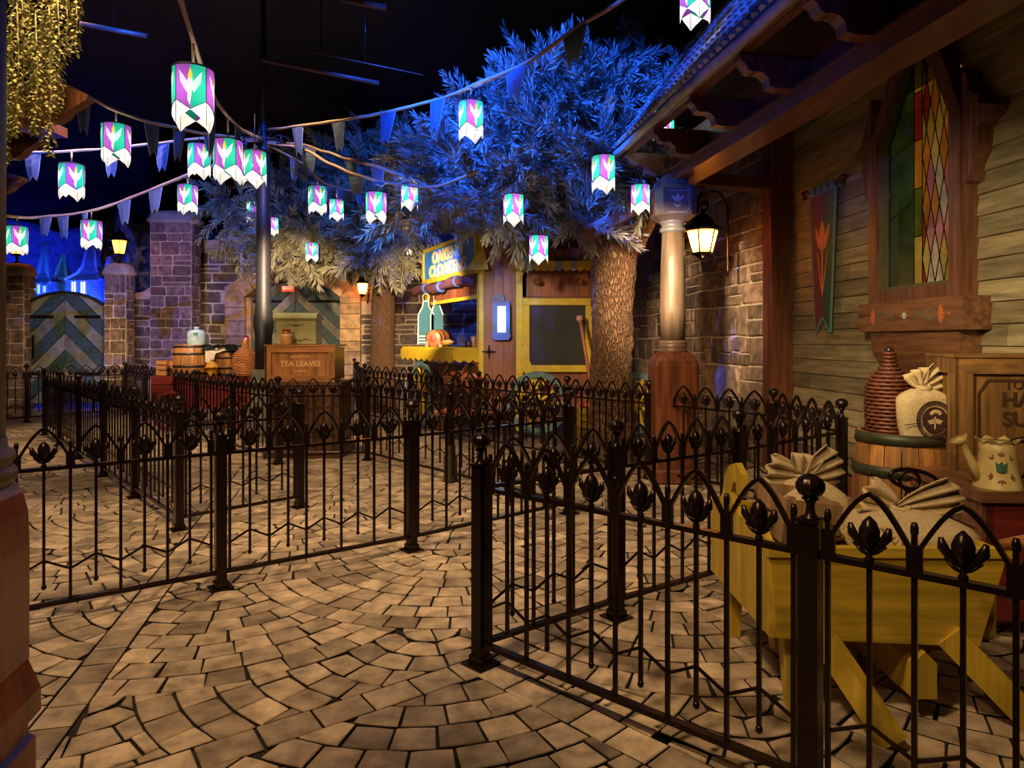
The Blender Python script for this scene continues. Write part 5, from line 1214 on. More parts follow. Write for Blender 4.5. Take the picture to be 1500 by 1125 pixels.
# star hinge on the panel
mb = MB(); c = P(716, 515, KY-.045)
for k in range(4): a = k*PI/2; d = Vector((math.cos(a), 0, math.sin(a))); s = Vector((-math.sin(a), 0, math.cos(a)))*.02; mb.add([c+s, c-s, c+d*.11-s*.3, c+d*.11+s*.3, c+s+Vector((0, -.015, 0)), c-s+Vector((0, -.015, 0)), c+d*.11-s*.3+Vector((0, -.015, 0)), c+d*.11+s*.3+Vector((0, -.015, 0))], [(4, 5, 6, 7), (0, 1, 5, 4), (1, 2, 6, 5), (2, 3, 7, 6), (3, 0, 4, 7), (3, 2, 1, 0)])
mb.build('star_latch', iron, K, world=True)
# receding left side: counter opening, posts, sign
ldir = Vector((1.25, -2.6, 0)).normalized(); lo_ = Vector((kx0-1.32, KY+2.75, 0)); Fl = frame(lo_, ldir); LL_ = (Vector((kx0, KY, 0))-lo_).length
MB().box((0, 0, zlo-.1), (LL_, .08, 1.18), F=Fl).build('side_wall', kb, K, world=True)
for k in range(14):
    s = LL_*k/14; MB().box((s+.004, -.03, zlo-.1), (s+LL_/14-.004, 0, 1.2), F=Fl, tint=rnd.random()).build('board', kb, K, world=True)
MB().box((.30, -.03, 1.2), (.44, .09, 3.3), F=Fl).build('corner_trim', ky, K, world=True)
MB().box((LL_-.12, -.03, 1.2), (LL_+.02, .09, 3.3), F=Fl).build('corner_trim', ky, K, world=True)
zh_ = 2.42
MB().box((0.1, -.02, 2.30), (LL_, .05, 2.36), F=Fl).build('header_rail', ky, K, world=True)
for k in range(13): s = .2+(LL_-.2)*k/13; MB().box((s+.004, -.0, 2.36), (s+(LL_-.2)/13-.004, .05, 2.72), F=Fl, tint=rnd.random()).build('board', kb, K, world=True)
MB().box((.1, -.44, 1.45), (LL_-.05, .16, 1.50), F=Fl).build('counter_top', ky, K, world=True)
F2 = frame(Fl @ Vector((0, -.44, 0)), ldir)
def scal(L, n, z1, z0, amp):
    pts = [(0, z1), (0, z0)]
    for k in range(n):
        for i in range(1, 7): t_ = i/6; pts.append((L*(k+t_)/n, z0-amp*abs(math.sin(PI*t_))))
    pts.append((L, z1)); return pts
MB().prism(list(reversed([(x+.1, z) for x, z in scal(LL_-.15, 9, 1.46, 1.30, .05)])), -.03, .0, F=F2).build('scalloped_apron', ky, K, world=True)
e0 = Fl @ Vector((LL_-.05, -.44, 0)); e1 = Fl @ Vector((LL_-.02, .0, 0)); Fe = frame(e0, (e1-e0))
MB().prism(list(reversed(scal((e1-e0).length, 3, 1.46, 1.30, .04))), -.03, .0, F=Fe).build('scalloped_apron', ky, K, world=True)
# sign
sg = MB().box((.42, -.09, 2.78), (LL_-.04, -.05, 3.32), F=Fl).build('sign_board', kblue, K, world=True)
for (a, b, c_, d_) in ((.34, LL_+.02, 2.70, 2.79), (.34, LL_+.02, 3.31, 3.38), (.34, .43, 2.79, 3.31), (LL_-.06, LL_+.02, 2.79, 3.31)): MB().box((a, -.11, c_), (b, -.03, d_), F=Fl).build('sign_frame', ky, sg, world=True)
lett = M('letter_cream', (.85, .66, .30), .5, var=0)
wS = LL_-.5
text("OAKEN'S", .30, Fl @ Matrix.Translation((.42+wS*.50, -.10, 3.15)), lett, sg, 'sign_letters', .02, bold=.012, sx=1.25, spacing=1.02)
text("CLOAKENS", .30, Fl @ Matrix.Translation((.42+wS*.50, -.10, 2.90)), lett, sg, 'sign_letters', .02, bold=.012, sx=1.22, spacing=1.02)
# yellow corner pediment
MB().prism([(0, 0), (.36, .0), (.30, .30), (.26, .34)], -.06, .05, F=frame(P(682, 395, KY-.22), (1, 0, 0))).build('corner_pediment', ky, K, world=True)
# carved yellow dragon-like bracket on right of corner
MB().prism([(0, .10), (.04, .19), (.12, .20), (.17, .14), (.13, .08), (.10, .11), (.08, .09), (.12, -.02), (.23, -.22), (.26, -.30), (.24, -.35), (.29, -.36), (.38, -.62), (.24, -.62), (.16, -.42), (.05, -.18), (.02, -.12), (.04, .03)], -.10, -.06, F=frame(P(757, 513, KY), (1, 0, 0))).build('carved_bracket', ky, K, world=True)
# wheels
wh = M('wheel_blue', (.10, .17, .20), .55, var=.2, bump=.2)
def wheel(parent, c, r, xd, mat, spoke, n=10, w_=.07, name='wheel', th=.10):
    Fq = frame(c, xd); mb = MB(); N_ = 28; v = []
    for (rr, y) in ((r, -w_/2), (r, w_/2), (r-th, w_/2), (r-th, -w_/2)):
        v += [Fq @ Vector((rr*math.cos(2*PI*k/N_), y, rr*math.sin(2*PI*k/N_))) for k in range(N_)]
    f = [(q*N_+k, q*N_+(k+1) % N_, ((q+1) % 4)*N_+(k+1) % N_, ((q+1) % 4)*N_+k) for q in range(4) for k in range(N_)]
    mb.add(v, f); o = mb.build(name, mat, parent, world=True)
    for k in range(n):
        a = 2*PI*k/n; d = Vector((math.cos(a), 0, math.sin(a)))
        MB().bar(Fq @ (d*.06), Fq @ (d*(r-th+.01)), .045, .035, up=tuple(Fq.to_3x3() @ Vector((0, 1, 0)))).build('spoke', spoke, o, world=True)
    m2 = MB(); m2.tube([Fq @ Vector((0, -w_*.9, 0)), Fq @ Vector((0, w_*.6, 0))], .09, 12); m2.build('hub', spoke, o, world=True)
    return o
wheel(K, P(628, 577, 12.6)+Vector((-.12, -.12, 0)), .62, ldir, wh, ky)
wheel(K, P(787, 590, KY-.12), .50, (1, 0, 0), wh, ky)
wheel(K, P(932, 590, KY+.1), .50, (1, .5, 0), wh, ky)
# lit blue lamp box with little sign on the narrow panel
t = thing('panel_lamp', 'lit blue box lamp on the narrow brown panel of the kiosk', 'lamp', P(735, 465, KY-.05))
lb_ = M('lamp_box_blue', (.01, .09, .35), .4, var=.1); lo = P(722, 492, KY-.10); hi = P(747, 440, KY-.10)
MB().box((lo.x, KY-.05, lo.z), (hi.x, KY-.03, hi.z)).build('back_board', lb_, t, world=True)
for (a, b, c_, d_) in ((722, 747, 492, 487), (722, 747, 449, 444), (722, 729, 487, 449), (741, 747, 487, 449)):
    p0 = P(a, c_, KY); p1 = P(b, d_, KY); MB().box((p0.x, KY-.13, p0.z), (p1.x, KY-.04, p1.z)).build('case_rail', lb_, t, world=True)
p0 = P(728, 488, KY); p1 = P(742, 449, KY); MB().box((p0.x, KY-.11, p0.z), (p1.x, KY-.09, p1.z)).build('lit_panel', M('cyan_panel', (.6, .9, 1), var=0, emis=(.55, .9, 1), es=1.6), t, world=True)
pb = P(720, 498, KY); pc_ = P(749, 491, KY); MB().prism([(pb.x, pc_.z), (pb.x+.05, pb.z), (pc_.x-.05, pb.z), (pc_.x, pc_.z)], KY-.15, KY-.03).build('lower_cap', lb_, t, world=True)
point('panel_lamp_light', P(735, 468, KY-.35), 2.5, (.4, .75, 1), .05)
t = thing('small_sign', 'tiny wavy-edged dark sign with script above the blue lamp box', 'sign', P(730, 440, KY-.06))
p0 = P(721, 447, KY); p1 = P(739, 432, KY); MB().prism([(p0.x, p0.z), (p1.x, p0.z), (p1.x, p1.z), ((p0.x+p1.x)/2+.04, p1.z-.01), ((p0.x+p1.x)/2, p1.z+.012), ((p0.x+p1.x)/2-.04, p1.z-.01), (p0.x, p1.z)], KY-.06, KY-.03).build('sign_plate', M('plate_dark', (.02, .05, .12), .4), t, world=True)
mb = MB(); xs = np.linspace(p0.x+.03, p1.x-.02, 16); mb.tube([(x, KY-.066, (p0.z+p1.z)/2+.022*math.sin(i*1.9)*(1 if i % 5 else 1.8)) for i, x in enumerate(xs)], .005, 4); mb.build('script_line', M('script_pale', (.5, .6, .7), .5, var=0), t, world=True)
# things at the kiosk
t = thing('wooden_cask', 'small hooped cask lying on the yellow kiosk counter', 'cask', P(637, 509, 12.4))
cw_ = wood('cask_wood', (.22, .09, .035), .4, 3, .3, 1, .25, .2); Fc = frame(P(634, 496, 12.2), (1, -.4, 0)) @ Matrix.Rotation(-PI/2, 4, 'X')
MB().lathe([(.13, 0), (.155, .02), (.165, .15), (.17, .25), (.165, .35), (.15, .48), (.12, .48)], 20, F=Fc).build('staves', cw_, t, world=True)
for z in (.03, .15, .34, .45): MB().lathe([(.160+(.012 if .1 < z < .4 else 0), z-.015), (.160+(.012 if .1 < z < .4 else 0), z+.015)], 20, F=Fc, cap=False).build('hoop', iron, t, world=True)
MB().lathe([(.06, -.012), (.06, .0)], 16, F=Fc).build('painted_badge', M('badge_red', (.4, .06, .05), .5), t, world=True)
mb = MB(); c = P(637, 509, 12.35)
for d in (-.12, .12): mb.box((c.x+d-.03, 12.15, 1.50), (c.x+d+.03, 12.5, 1.60))
mb.build('cradle', cw_, t, world=True)
t = thing('rolling_pin', 'pale wooden rolling pin beside the cask on the counter', 'rolling pin', P(655, 503, 11.9)); a = P(646, 502, 12.0); b = P(664, 501, 11.7)
MB().tube([a, a.lerp(b, .18), a.lerp(b, .2), a.lerp(b, .8), a.lerp(b, .82), b], [.02, .02, .045, .045, .02, .02], 10).build('roller', M('pale_wood', (.5, .28, .1), .5), t, world=True)
for i, (px, h, r, lb, m_) in enumerate(((694, .19, .055, 'tan cup at the right end of the kiosk counter', (.4, .2, .08)), (701, .30, .035, 'slim purple-brown bottle at the right end of the kiosk counter', (.16, .05, .09)), (687, .10, .07, 'dark bowl left of the tan cup on the counter', (.05, .03, .03)))):
    c = P(px, 511, 11.35); c.z = 1.50; t = thing(['cup', 'bottle', 'bowl'][i], lb, ['cup', 'bottle', 'bowl'][i], c)
    MB().lathe([(r*.8, 0), (r, h*.1), (r, h*.6), (r*(.9 if i != 1 else .4), h*.8), (r*(.95 if i != 1 else .4), h)], 14).build('body', M('pot_%d' % i, m_, .35), t)
    MB().lathe([(r*(.97 if i != 1 else .5), h*.97), (r*(.99 if i != 1 else .5), h*1.0), (r*(.8 if i != 1 else .2), h)], 14).build('rim' if i != 1 else 'stopper', M('pot_rim_%d' % i, tuple(c_*.5 for c_ in m_), .4), t)
apm = M('apron_teal', (.008, .09, .13), .75, var=.15, scale=3, bump=.2); apw = M('apron_trim', (.6, .6, .5), .7, var=0)
for i, (px, lb) in enumerate(((624, 'teal apron hanging left of the yellow counter post'), (640, 'teal apron hanging right of the yellow counter post'))):
    Y_ = 13.0; c = P(px, 438, Y_); w_ = .15 if i == 0 else .12; t = thing('apron', lb, 'apron', c)
    ht = .86; pf = [(-w_, -ht), (w_, -ht), (w_, -.30), (.06, -.14), (.05, -.04), (-.05, -.04), (-.06, -.14), (-w_*.95, -.30)]
    MB().prism(pf, -.012, .012).build('cloth', apm, t); mb = MB()
    for a, b in zip(pf[2:], pf[3:]+[pf[0]]): mb.bar((a[0], -.014, a[1]), (b[0], -.014, b[1]), .02, .02)
    for z in (-ht+.08, -ht+.14, -ht+.02): mb.box((-w_, -.02, z), (w_, -.012, z+.022))
    mb.build('white_trim', apw, t); MB().tube(catmull([(-.05, 0, -.04), (-.06, 0, .06), (0, 0, .10), (.06, 0, .06), (.05, 0, -.04)], 4), .007, 5).build('neck_loop', apw, t)
t = thing('bedroll', 'dark rolled cloth tied under the blue kiosk sign', 'roll', Fl @ Vector((.2, -.12, 2.62))); mb = MB(); pts = [Fl @ Vector((s, -.14, 2.60+.03*math.sin(s*3.7))) for s in np.linspace(-.15, LL_-.08, 16)]
mb.tube(pts, [.075+.02*math.sin(i*1.3) for i in range(16)], 12).build('rolled_cloth', M('cloth_maroon', (.10, .03, .04), .8, bump=.4, scale=10), t, world=True)
for i in (4, 8, 12): MB().tube([pts[i]-(pts[i+1]-pts[i])*.15, pts[i]+(pts[i+1]-pts[i])*.15], .10, 12).build('tie_band', M('band_blue', (.05, .08, .3), .7), t, world=True)
t = thing('oar', 'long wooden oar leaning before the chalkboard against the trunk', 'oar', G(880, 640)); a = P(850, 470, 10.6); b = P(869, 585, 10.3)
MB().tube([a, a.lerp(b, .3), b], [.03, .026, .026], 8).build('shaft', M('oar_wood', (.34, .13, .06), .5), t, world=True)
mb = MB(); mb.tube([P(848.5, 462, 10.62), P(849, 467, 10.62), a], [.04, .055, .04], 8); mb.build('grip_wrap', M('oar_pink', (.5, .25, .2), .6), t, world=True)
mb = MB(); mb.bar(b, P(876, 628, 10.2), .10, .03); mb.build('blade', MATS['oar_wood'], t, world=True)
bcol = [(.03, .10, .3), (.45, .4, .35), (.03, .12, .3), (.05, .1, .25), (.35, .1, .03), (.05, .05, .03)]
for i, (px, h, r) in enumerate(((827, .26, .055), (833.5, .30, .03), (838, .22, .05), (842, .22, .04), (851, .34, .06), (859, .28, .055))):
    c = P(px, 381, KY+.1); c.z = kz(381); lb = ['squat blue bottle at the left of the high kiosk shelf', 'thin white bottle on the high kiosk shelf', 'blue jar in the middle of the high kiosk shelf', 'slim dark blue jar on the high kiosk shelf', 'tall rust bottle on the high kiosk shelf', 'dark ribbed bottle at the right end of the high kiosk shelf'][i]
    t = thing('bottle', lb, 'bottle', c, group='bottles on the high kiosk shelf'); MB().lathe([(r, 0), (r, h*.55), (r*.4, h*.75), (r*.4, h*.92), (r*.5, h*.93)], 12).build('body', M('bottle_%d' % i, bcol[i], .2, var=0), t); MB().lathe([(r*.35, h*.92), (r*.4, h), (r*.2, h*1.03)], 8).build('stopper', M('cork', (.3, .18, .08), .8), t)
# baskets and produce below the counter
bk_ = M('basket_weave', (.28, .10, .05), .7, kind='wave', scale=14, bump=.5, var=.3)
def produce(t, c, r, n, cols, s=.05, lb=''):
    for k in range(n):
        a = rnd.uniform(0, 2*PI); q = r*math.sqrt(rnd.random())*.8; p = Vector(c)+Vector((q*math.cos(a), q*math.sin(a), s*.4+rnd.uniform(0, s*.8))); f_ = thing('fruit', 'small reddish fruit in '+lb, 'fruit', p, 0, 'fruit in '+lb)
        MB().blob((0, 0, 0), (s, s, s*.92), 8, 6).build('flesh', cols[k % len(cols)], f_); MB().tube([(0, 0, s*.85), (.005, 0, s*1.2)], .005, 4).build('stem', bk_, f_)
fr_ = [M('fruit_red', (.42, .03, .015), .35), M('fruit_orange', (.65, .16, .02), .4), M('fruit_pink', (.55, .22, .14), .5)]
for i, (px, py, Y, r, h, lb) in enumerate(((668, 552, 11.4, .22, .22, 'basket of pink loaves and fruit hanging under the kiosk counter'), (691, 556, 11.0, .18, .2, 'smaller fruit basket at the kiosk corner under the counter'), (655, 606, 11.2, .26, .22, 'low basket of orange fruit on the paving by the left wheel'))):
    c = P(px, py, Y); t = thing('fruit_basket', lb, 'basket', c)
    MB().lathe([(r*.75, -h), (r*.95, -h*.3), (r, 0), (r*.93, 0), (r*.7, -h*.8)], 18).build('woven_body', bk_, t)
    MB().tube([(r*math.cos(2*PI*k/18), r*math.sin(2*PI*k/18), 0) for k in range(19)], .018, 6, cap=False).build('rim', bk_, t)
    if i < 2: MB().tube([(0, 0, 0), (0, 0, 1.45-c.z)] if False else catmull([(-r, 0, 0), (-r*.6, 0, .2), (0, 0, .28), (r*.6, 0, .2), (r, 0, 0)], 4), .015, 6).build('handle', bk_, t)
    produce(t, c, r, 9, fr_, lb=['the large basket under the kiosk counter', 'the smaller corner basket under the counter', 'the low basket by the left wheel'][i])
cr_y = M('crate_yellow', (.50, .32, .03), .6, var=.15, bump=.2)
def slat_crate(name, label, lo, hi, mat, Fq=None, n=3, cat='crate', dark_=None, group=None):
    t = thing(name, label, cat, ((lo[0]+hi[0])/2, (lo[1]+hi[1])/2, lo[2])); x0, y0, z0 = lo; x1, y1, z1 = hi; h = (z1-z0)/n; e = .012
    for k in range(n):
        za, zb = z0+k*h+.01, z0+(k+1)*h-.01
        for (a, b) in (((x0, y0, za), (x1, y0+e, zb)), ((x0, y1-e, za), (x1, y1, zb)), ((x0, y0+e, za), (x0+e, y1-e, zb)), ((x1-e, y0+e, za), (x1, y1-e, zb))): MB().box(a, b, tint=rnd.random()).build('slat', mat, t, world=True)
    for x in (x0+e, x1-e-.03):
        for y in (y0+e, y1-e-.03): MB().box((x, y, z0), (x+.03, y+.03, z1)).build('corner_post', mat, t, world=True)
    MB().box((x0+e, y0+e, z0), (x1-e, y1-e, z0+.015)).build('bottom_board', mat, t, world=True); return t
slat_crate('slatted_crate', 'yellow slatted crate stacked on another between kiosk and trunk', (.98, 10.0, .32), (1.34, 10.5, .62), cr_y)
slat_crate('slatted_crate', 'yellow slatted crate on the paving, lowest of the stack by the trunk', (.96, 9.98, 0), (1.36, 10.52, .31), cr_y)
for k in range(7):
    p = Vector((1.04+.05*(k % 5), 10.08+.1*(k // 3), .65)); f_ = thing('fruit', 'small round fruit in the top yellow crate by the trunk', 'fruit', p, 0, 'fruit in the top yellow crate'); MB().blob((0, 0, 0), (.05, .05, .046), 8, 6).build('flesh', fr_[k % 3], f_); MB().tube([(0, 0, .04), (.005, 0, .06)], .005, 4).build('stem', bk_, f_)
# ------------------------------------------------------------------ tea crate group in front of the arch
crw = wood('crate_wood', (.30, .13, .045), .42, 2.6, .35, 2, .25, .25, .15); crx = wood('crate_wood_long', (.31, .135, .045), .42, 2.6, .35, 0, .25, .25, .15); dkw = wood('dark_crate_wood', (.075, .032, .015), .45, 2.6, .35, 2, .3, .25, .1)
gold = M('stencil_gold', (.62, .40, .18), .5, var=0)
TY = 9.35
def tz(py): return CAMH-(py-HOR)*TY/1000
tx0, tx1 = (392-750)*.00935, (491-750)*.00935
t = thing('dark_cabinet', 'dark slatted wooden cabinet under the tea leaves crate', 'cabinet', ((tx0+tx1)/2, TY, 0))
MB().box((tx0+.02, TY+.02, .08), (tx1+.05, TY+.75, 1.0)).build('carcass', dkw, t, world=True)
for k in range(9):
    a = tx0+(tx1-tx0+.06)*k/9; MB().box((a+.004, TY-.01, .1), (a+(tx1-tx0+.06)/9-.004, TY+.02, 1.0), tint=rnd.random()).build('slat', dkw, t, world=True)
MB().box((tx0-.05, TY-.05, 0), (tx1+.1, TY+.8, .1), bev=.01).build('base_moulding', dkw, t, world=True); MB().box((tx0-.03, TY-.04, 1.0), (tx1+.09, TY+.78, 1.04)).build('top_board', dkw, t, world=True)
def framed_crate(name, label, F_, W_, D_, H_, fr_w, mats, words, wm_, wsize=.05, sidepanel=True):
    """crate in its own frame: x right, y away, z up, front at y=0"""
    t = thing(name, label, 'crate', F_ @ Vector((W_/2, D_/2, 0))); b, a_ = mats
    MB().box((.02, .025, .02), (W_-.02, D_, H_-.02), F=F_).build('crate_body', b, t, world=True)
    MB().box((0, 0, 0), (W_, .035, fr_w), F=F_, tint=.3).build('bottom_rail', a_, t, world=True); MB().box((0, 0, H_-fr_w), (W_, .035, H_), F=F_, tint=.7).build('top_rail', a_, t, world=True)
    MB().box((0, 0, fr_w), (fr_w, .035, H_-fr_w), F=F_, tint=.6).build('stile', b, t, world=True); MB().box((W_-fr_w, 0, fr_w), (W_, .035, H_-fr_w), F=F_, tint=.4).build('stile', b, t, world=True)
    MB().box((-.01, -.01, H_), (W_+.01, D_+.01, H_+.02), F=F_).build('lid_board', a_, t, world=True)
    for (y0, y1, z0, z1) in ((0, D_, 0, fr_w), (0, D_, H_-fr_w, H_), (0, fr_w, fr_w, H_-fr_w), (D_-fr_w, D_, fr_w, H_-fr_w)):
        MB().box((-.005, y0, z0), (.02, y1, z1), F=F_, tint=rnd.random()).build('side_rail', b, t, world=True)
    for (s, z, sz, bo) in words: text(s, sz, F_ @ Matrix.Translation((W_/2, .0225, z)), wm_, t, 'stencil_letters', .004, bold=bo)
    return t
cx0 = (385-750)*.00935; Hc = tz(507)-1.045
T = framed_crate('tea_crate', 'brown wooden crate stencilled TEA LEAVES on the dark cabinet', frame((tx0-.03, TY-.02, 1.045), (1, 0, 0)), tx1-tx0+.03, .62, Hc, .085, (crw, crx), [("ASSORTED", Hc*.70, .055, .001), ("TEA LEAVES", Hc*.50, .105, .003), ("No. 8 12", Hc*.30, .04, .001)], gold)
mb = MB(); mb.box((tx0+.22, TY+.0015, 1.045+Hc*.61), (tx1-.25, TY+.004, 1.045+Hc*.615)); mb.build('stencil_rule', gold, T, world=True)
top = 1.045+Hc+.021
bx0, bx1 = (402-750)*.0096, (466-750)*.0096; BYY = TY+.22
t = thing('bread_bin', 'pale green bread bin with curved lid standing on the tea crate', 'bin', ((bx0+bx1)/2, BYY, top)); sage = M('enamel_sage', (.30, .33, .17), .35, var=.12, scale=4); hz = tz(462)-top+.04
MB().box((bx0+.02, BYY, top), (bx1-.02, BYY+.30, top+hz*.82), bev=.012).build('bin_body', sage, t, world=True)
Fbn = Matrix(((0, 1, 0, bx0), (1, 0, 0, BYY), (0, 0, 1, top), (0, 0, 0, 1)))
MB().prism([(-.005, hz*.80), (-.03, hz*.79), (-.045, hz*.85), (-.035, hz*.94), (.02, hz*1.0), (.12, hz*1.02), (.25, hz*.98), (.31, hz*.80)], 0, bx1-bx0, F=Fbn).build('rolled_lid', sage, t, world=True)
mb = MB(); dg = M('enamel_decor', (.10, .07, .035), .5, var=0)
for (cx, cz, s) in (((bx0+bx1)/2, top+hz*.62, 1), ((bx0+bx1)/2-.12, top+.06, .8), ((bx0+bx1)/2+.14, top+.06, .8), ((bx0+bx1)/2+.02, top+.05, .6)):
    mb.prism([(cx-.09*s, cz), (cx, cz-.03*s if s == 1 else cz+.035*s), (cx+.09*s, cz), (cx, cz+.01*s)], BYY-.004, BYY, ); mb.prism([(cx-.14*s, cz-.006), (cx-.09*s, cz+.01), (cx-.08*s, cz-.01)], BYY-.004, BYY); mb.prism([(cx+.14*s, cz-.006), (cx+.09*s, cz+.01), (cx+.08*s, cz-.01)], BYY-.004, BYY)
mb.build('painted_vines', dg, t, world=True)
c = Vector(((419.5-750)*.0094, TY+.06, top)); t = thing('stoneware_jar', 'tan stoneware jar with brown neck in front of the bread bin', 'jar', c); jm = M('stoneware', (.52, .29, .12), .35, var=.15); jb = M('stoneware_brown', (.26, .08, .03), .3)
MB().lathe([(.07, 0), (.078, .01), (.08, .12), (.076, .145)], 20).build('jar_body', jm, t); MB().lathe([(.077, .143), (.055, .172), (.048, .178), (.05, .195), (.062, .2), (.062, .215), (.045, .218)], 20).build('jar_neck', jb, t)
# ------------------------------------------------------------------ red wagon and goods on it
WY = 12.2
t = thing('red_wagon', 'long low red wagon bed behind the back railing carrying barrels', 'wagon', ((310-750)*.0122, WY, 0)); rdw = wood('wagon_red', (.17, .018, .014), .5, 2.5, .3, 0, .25, .2); wx0, wx1 = (222-750)*.0122, (384-750)*.0122
zt2 = .98
for k in range(4): z = .38+k*.15; MB().box((wx0, WY-.03, z+.004), (wx1, WY, z+.146), tint=rnd.random()).build('side_board', rdw, t, world=True)
MB().box((wx0, WY, .38), (wx1, WY+1.0, .43)).build('bed', rdw, t, world=True); MB().box((wx0, WY+.97, .38), (wx1, WY+1.0, zt2), ).build('back_board', rdw, t, world=True)
for x in (wx0, wx1-.03): MB().box((x, WY, .38), (x+.03, WY+1.0, zt2)).build('end_board', rdw, t, world=True)
MB().box((wx0+.03, WY, .93), (wx1-.03, WY+.97, zt2)).build('load_platform', dkw, t, world=True)
for x in (wx0+.4, wx1-.4): wheel(t, Vector((x, WY-.09, .36)), .36, (1, 0, 0), rdw, rdw, 8, .06, th=.06)
oakw = wood('barrel_oak', (.36, .165, .05), .42, 2.4, .35, 2, .3, .25, .1); hoopm = M('hoop_iron', (.035, .033, .025), .45, .5, var=.2)
def barrel(name, label, c, r, h, mats=(None, None), n=18, group=None, bulge=.10, hoops=(.06, .30, .70, .94), cat='barrel'):
    t = thing(name, label, cat, c, 0, group); wd_, hp = mats[0] or oakw, mats[1] or hoopm
    def rad(z): return r*(1+bulge*(1-(2*z/h-1)**2))
    for k in range(n):
        a0_, a1_ = 2*PI*k/n+.012, 2*PI*(k+1)/n-.012; zs_ = [h*i/5 for i in range(6)]; v = []
        for z in zs_:
            for (a, q) in ((a0_, 1), ((a0_+a1_)/2, 1.004), (a1_, 1), (a1_, .93), (a0_, .93)): v.append((rad(z)*q*math.cos(a), rad(z)*q*math.sin(a), z))
        f = [(i*5+j, i*5+(j+1) % 5, i*5+5+(j+1) % 5, i*5+5+j) for i in range(5) for j in range(5)]+[(4, 3, 2, 1, 0), tuple(range(25, 30))]
        MB().add(v, f, 0, False, rnd.random()).build('stave', wd_, t)
    for q in hoops:
        z = h*q; dz = h*.035; MB().lathe([(rad(z-dz)+.004, z-dz), (rad(z-dz)+.010, z-dz), (rad(z+dz)+.010, z+dz), (rad(z+dz)+.002, z+dz)], 28, cap=False).build('hoop', hp, t)
    MB().lathe([(rad(h)*.93, h*.93), (rad(h)*.93, h*.955)], n).build('barrel_head', wd_, t); return t
b1 = Vector(((277-750)*.0125, WY+.42, zt2)); barrel('wooden_barrel', 'larger oak barrel on the red wagon with a glass jug on top', b1, .30, .56)
b2 = Vector(((330-750)*.0125, WY+.45, zt2)); barrel('wooden_barrel', 'smaller oak barrel on the red wagon draped with black tarp', b2, .24, .46)
t = thing('glass_jug', 'pale blue ribbed jug standing on the larger wagon barrel', 'jug', b1+Vector((.08, 0, .537))); jg = M('pale_blue_enamel', (.30, .42, .42), .25, var=.15)
MB().lathe([(.15, 0), (.16, .02), (.155, .05), (.165, .09), (.16, .16), (.165, .2), (.15, .26), (.12, .29), (.05, .30)], 20).build('jug_body', jg, t); MB().lathe([(.045, .30), (.045, .33), (.055, .335), (.05, .35)], 12).build('jug_neck', jg, t); MB().box((.02, -.168, .19), (.09, -.15, .25)).build('green_label', M('label_green', (.05, .18, .09), .5), t)
t = thing('black_tarp', 'crumpled shiny black tarp over the smaller wagon barrel', 'tarp', b2+Vector((0, 0, .47))); mb = MB(); v = []; NN = 18
for i in range(NN):
    for j in range(NN):
        x = (i/(NN-1)-.5)*.68; y = (j/(NN-1)-.5)*.6; z = .05+.07*mnoise.noise(Vector((x*7, y*7, 2)))+.04*mnoise.noise(Vector((x*17, y*17, 5)))-.35*max(0, math.hypot(x, y)-.22); v.append((x-.05, y, z))
mb.add(v, [(i*NN+j, (i+1)*NN+j, (i+1)*NN+j+1, i*NN+j+1) for i in range(NN-1) for j in range(NN-1)], 0, True).build('tarp_sheet', M('tarp_black', (.012, .012, .014), .25, var=0), t)
for s in (-.2, .05, .25): MB().tube(catmull([(s-.25, -.2, .06), (s-.1, -.25, .09), (s, -.2, .05), (s+.12, -.27, -.06)], 4), .014, 6).build('fold', MATS['tarp_black'], t)
t = thing('paper_sheet', 'white paper sheet hanging over the black tarp edge', 'paper', b2+Vector((-.16, -.30, .36))); pm = M('paper_white', (.62, .56, .46), .7, var=.05)
MB().add([(-.14, 0, -.12), (.0, -.01, -.14), (.05, 0, .04), (.22, .02, .10), (.20, .05, .16), (-.15, .02, .10), (-.14, .003, -.12), (.0, -.007, -.14), (.05, .003, .04), (.22, .023, .10), (.20, .053, .16), (-.15, .023, .10)], [(0, 1, 2, 5), (2, 3, 4, 5), (11, 8, 7, 6), (11, 10, 9, 8)]).build('sheet', pm, t)
t = thing('honey_pot', 'golden bell-shaped pot with flared lid before the wagon barrels', 'pot', Vector(((301-750)*.012, WY+.06, zt2+.0))); hm = M('honey_glaze', (.62, .30, .035), .3, var=.1)
MB().lathe([(.085, 0), (.09, .02), (.095, .12), (.09, .15)], 20).build('pot_body', hm, t); MB().lathe([(.125, .145), (.13, .155), (.10, .19), (.07, .23), (.035, .25), (.02, .26), (.02, .275), (.03, .285), (.01, .30)], 20).build('flared_lid', hm, t)
wick = M('wicker_tan', (.55, .24, .08), .55, var=.2, scale=8); wickd = M('wicker_dark', (.13, .035, .016), .5, var=.35, scale=8)
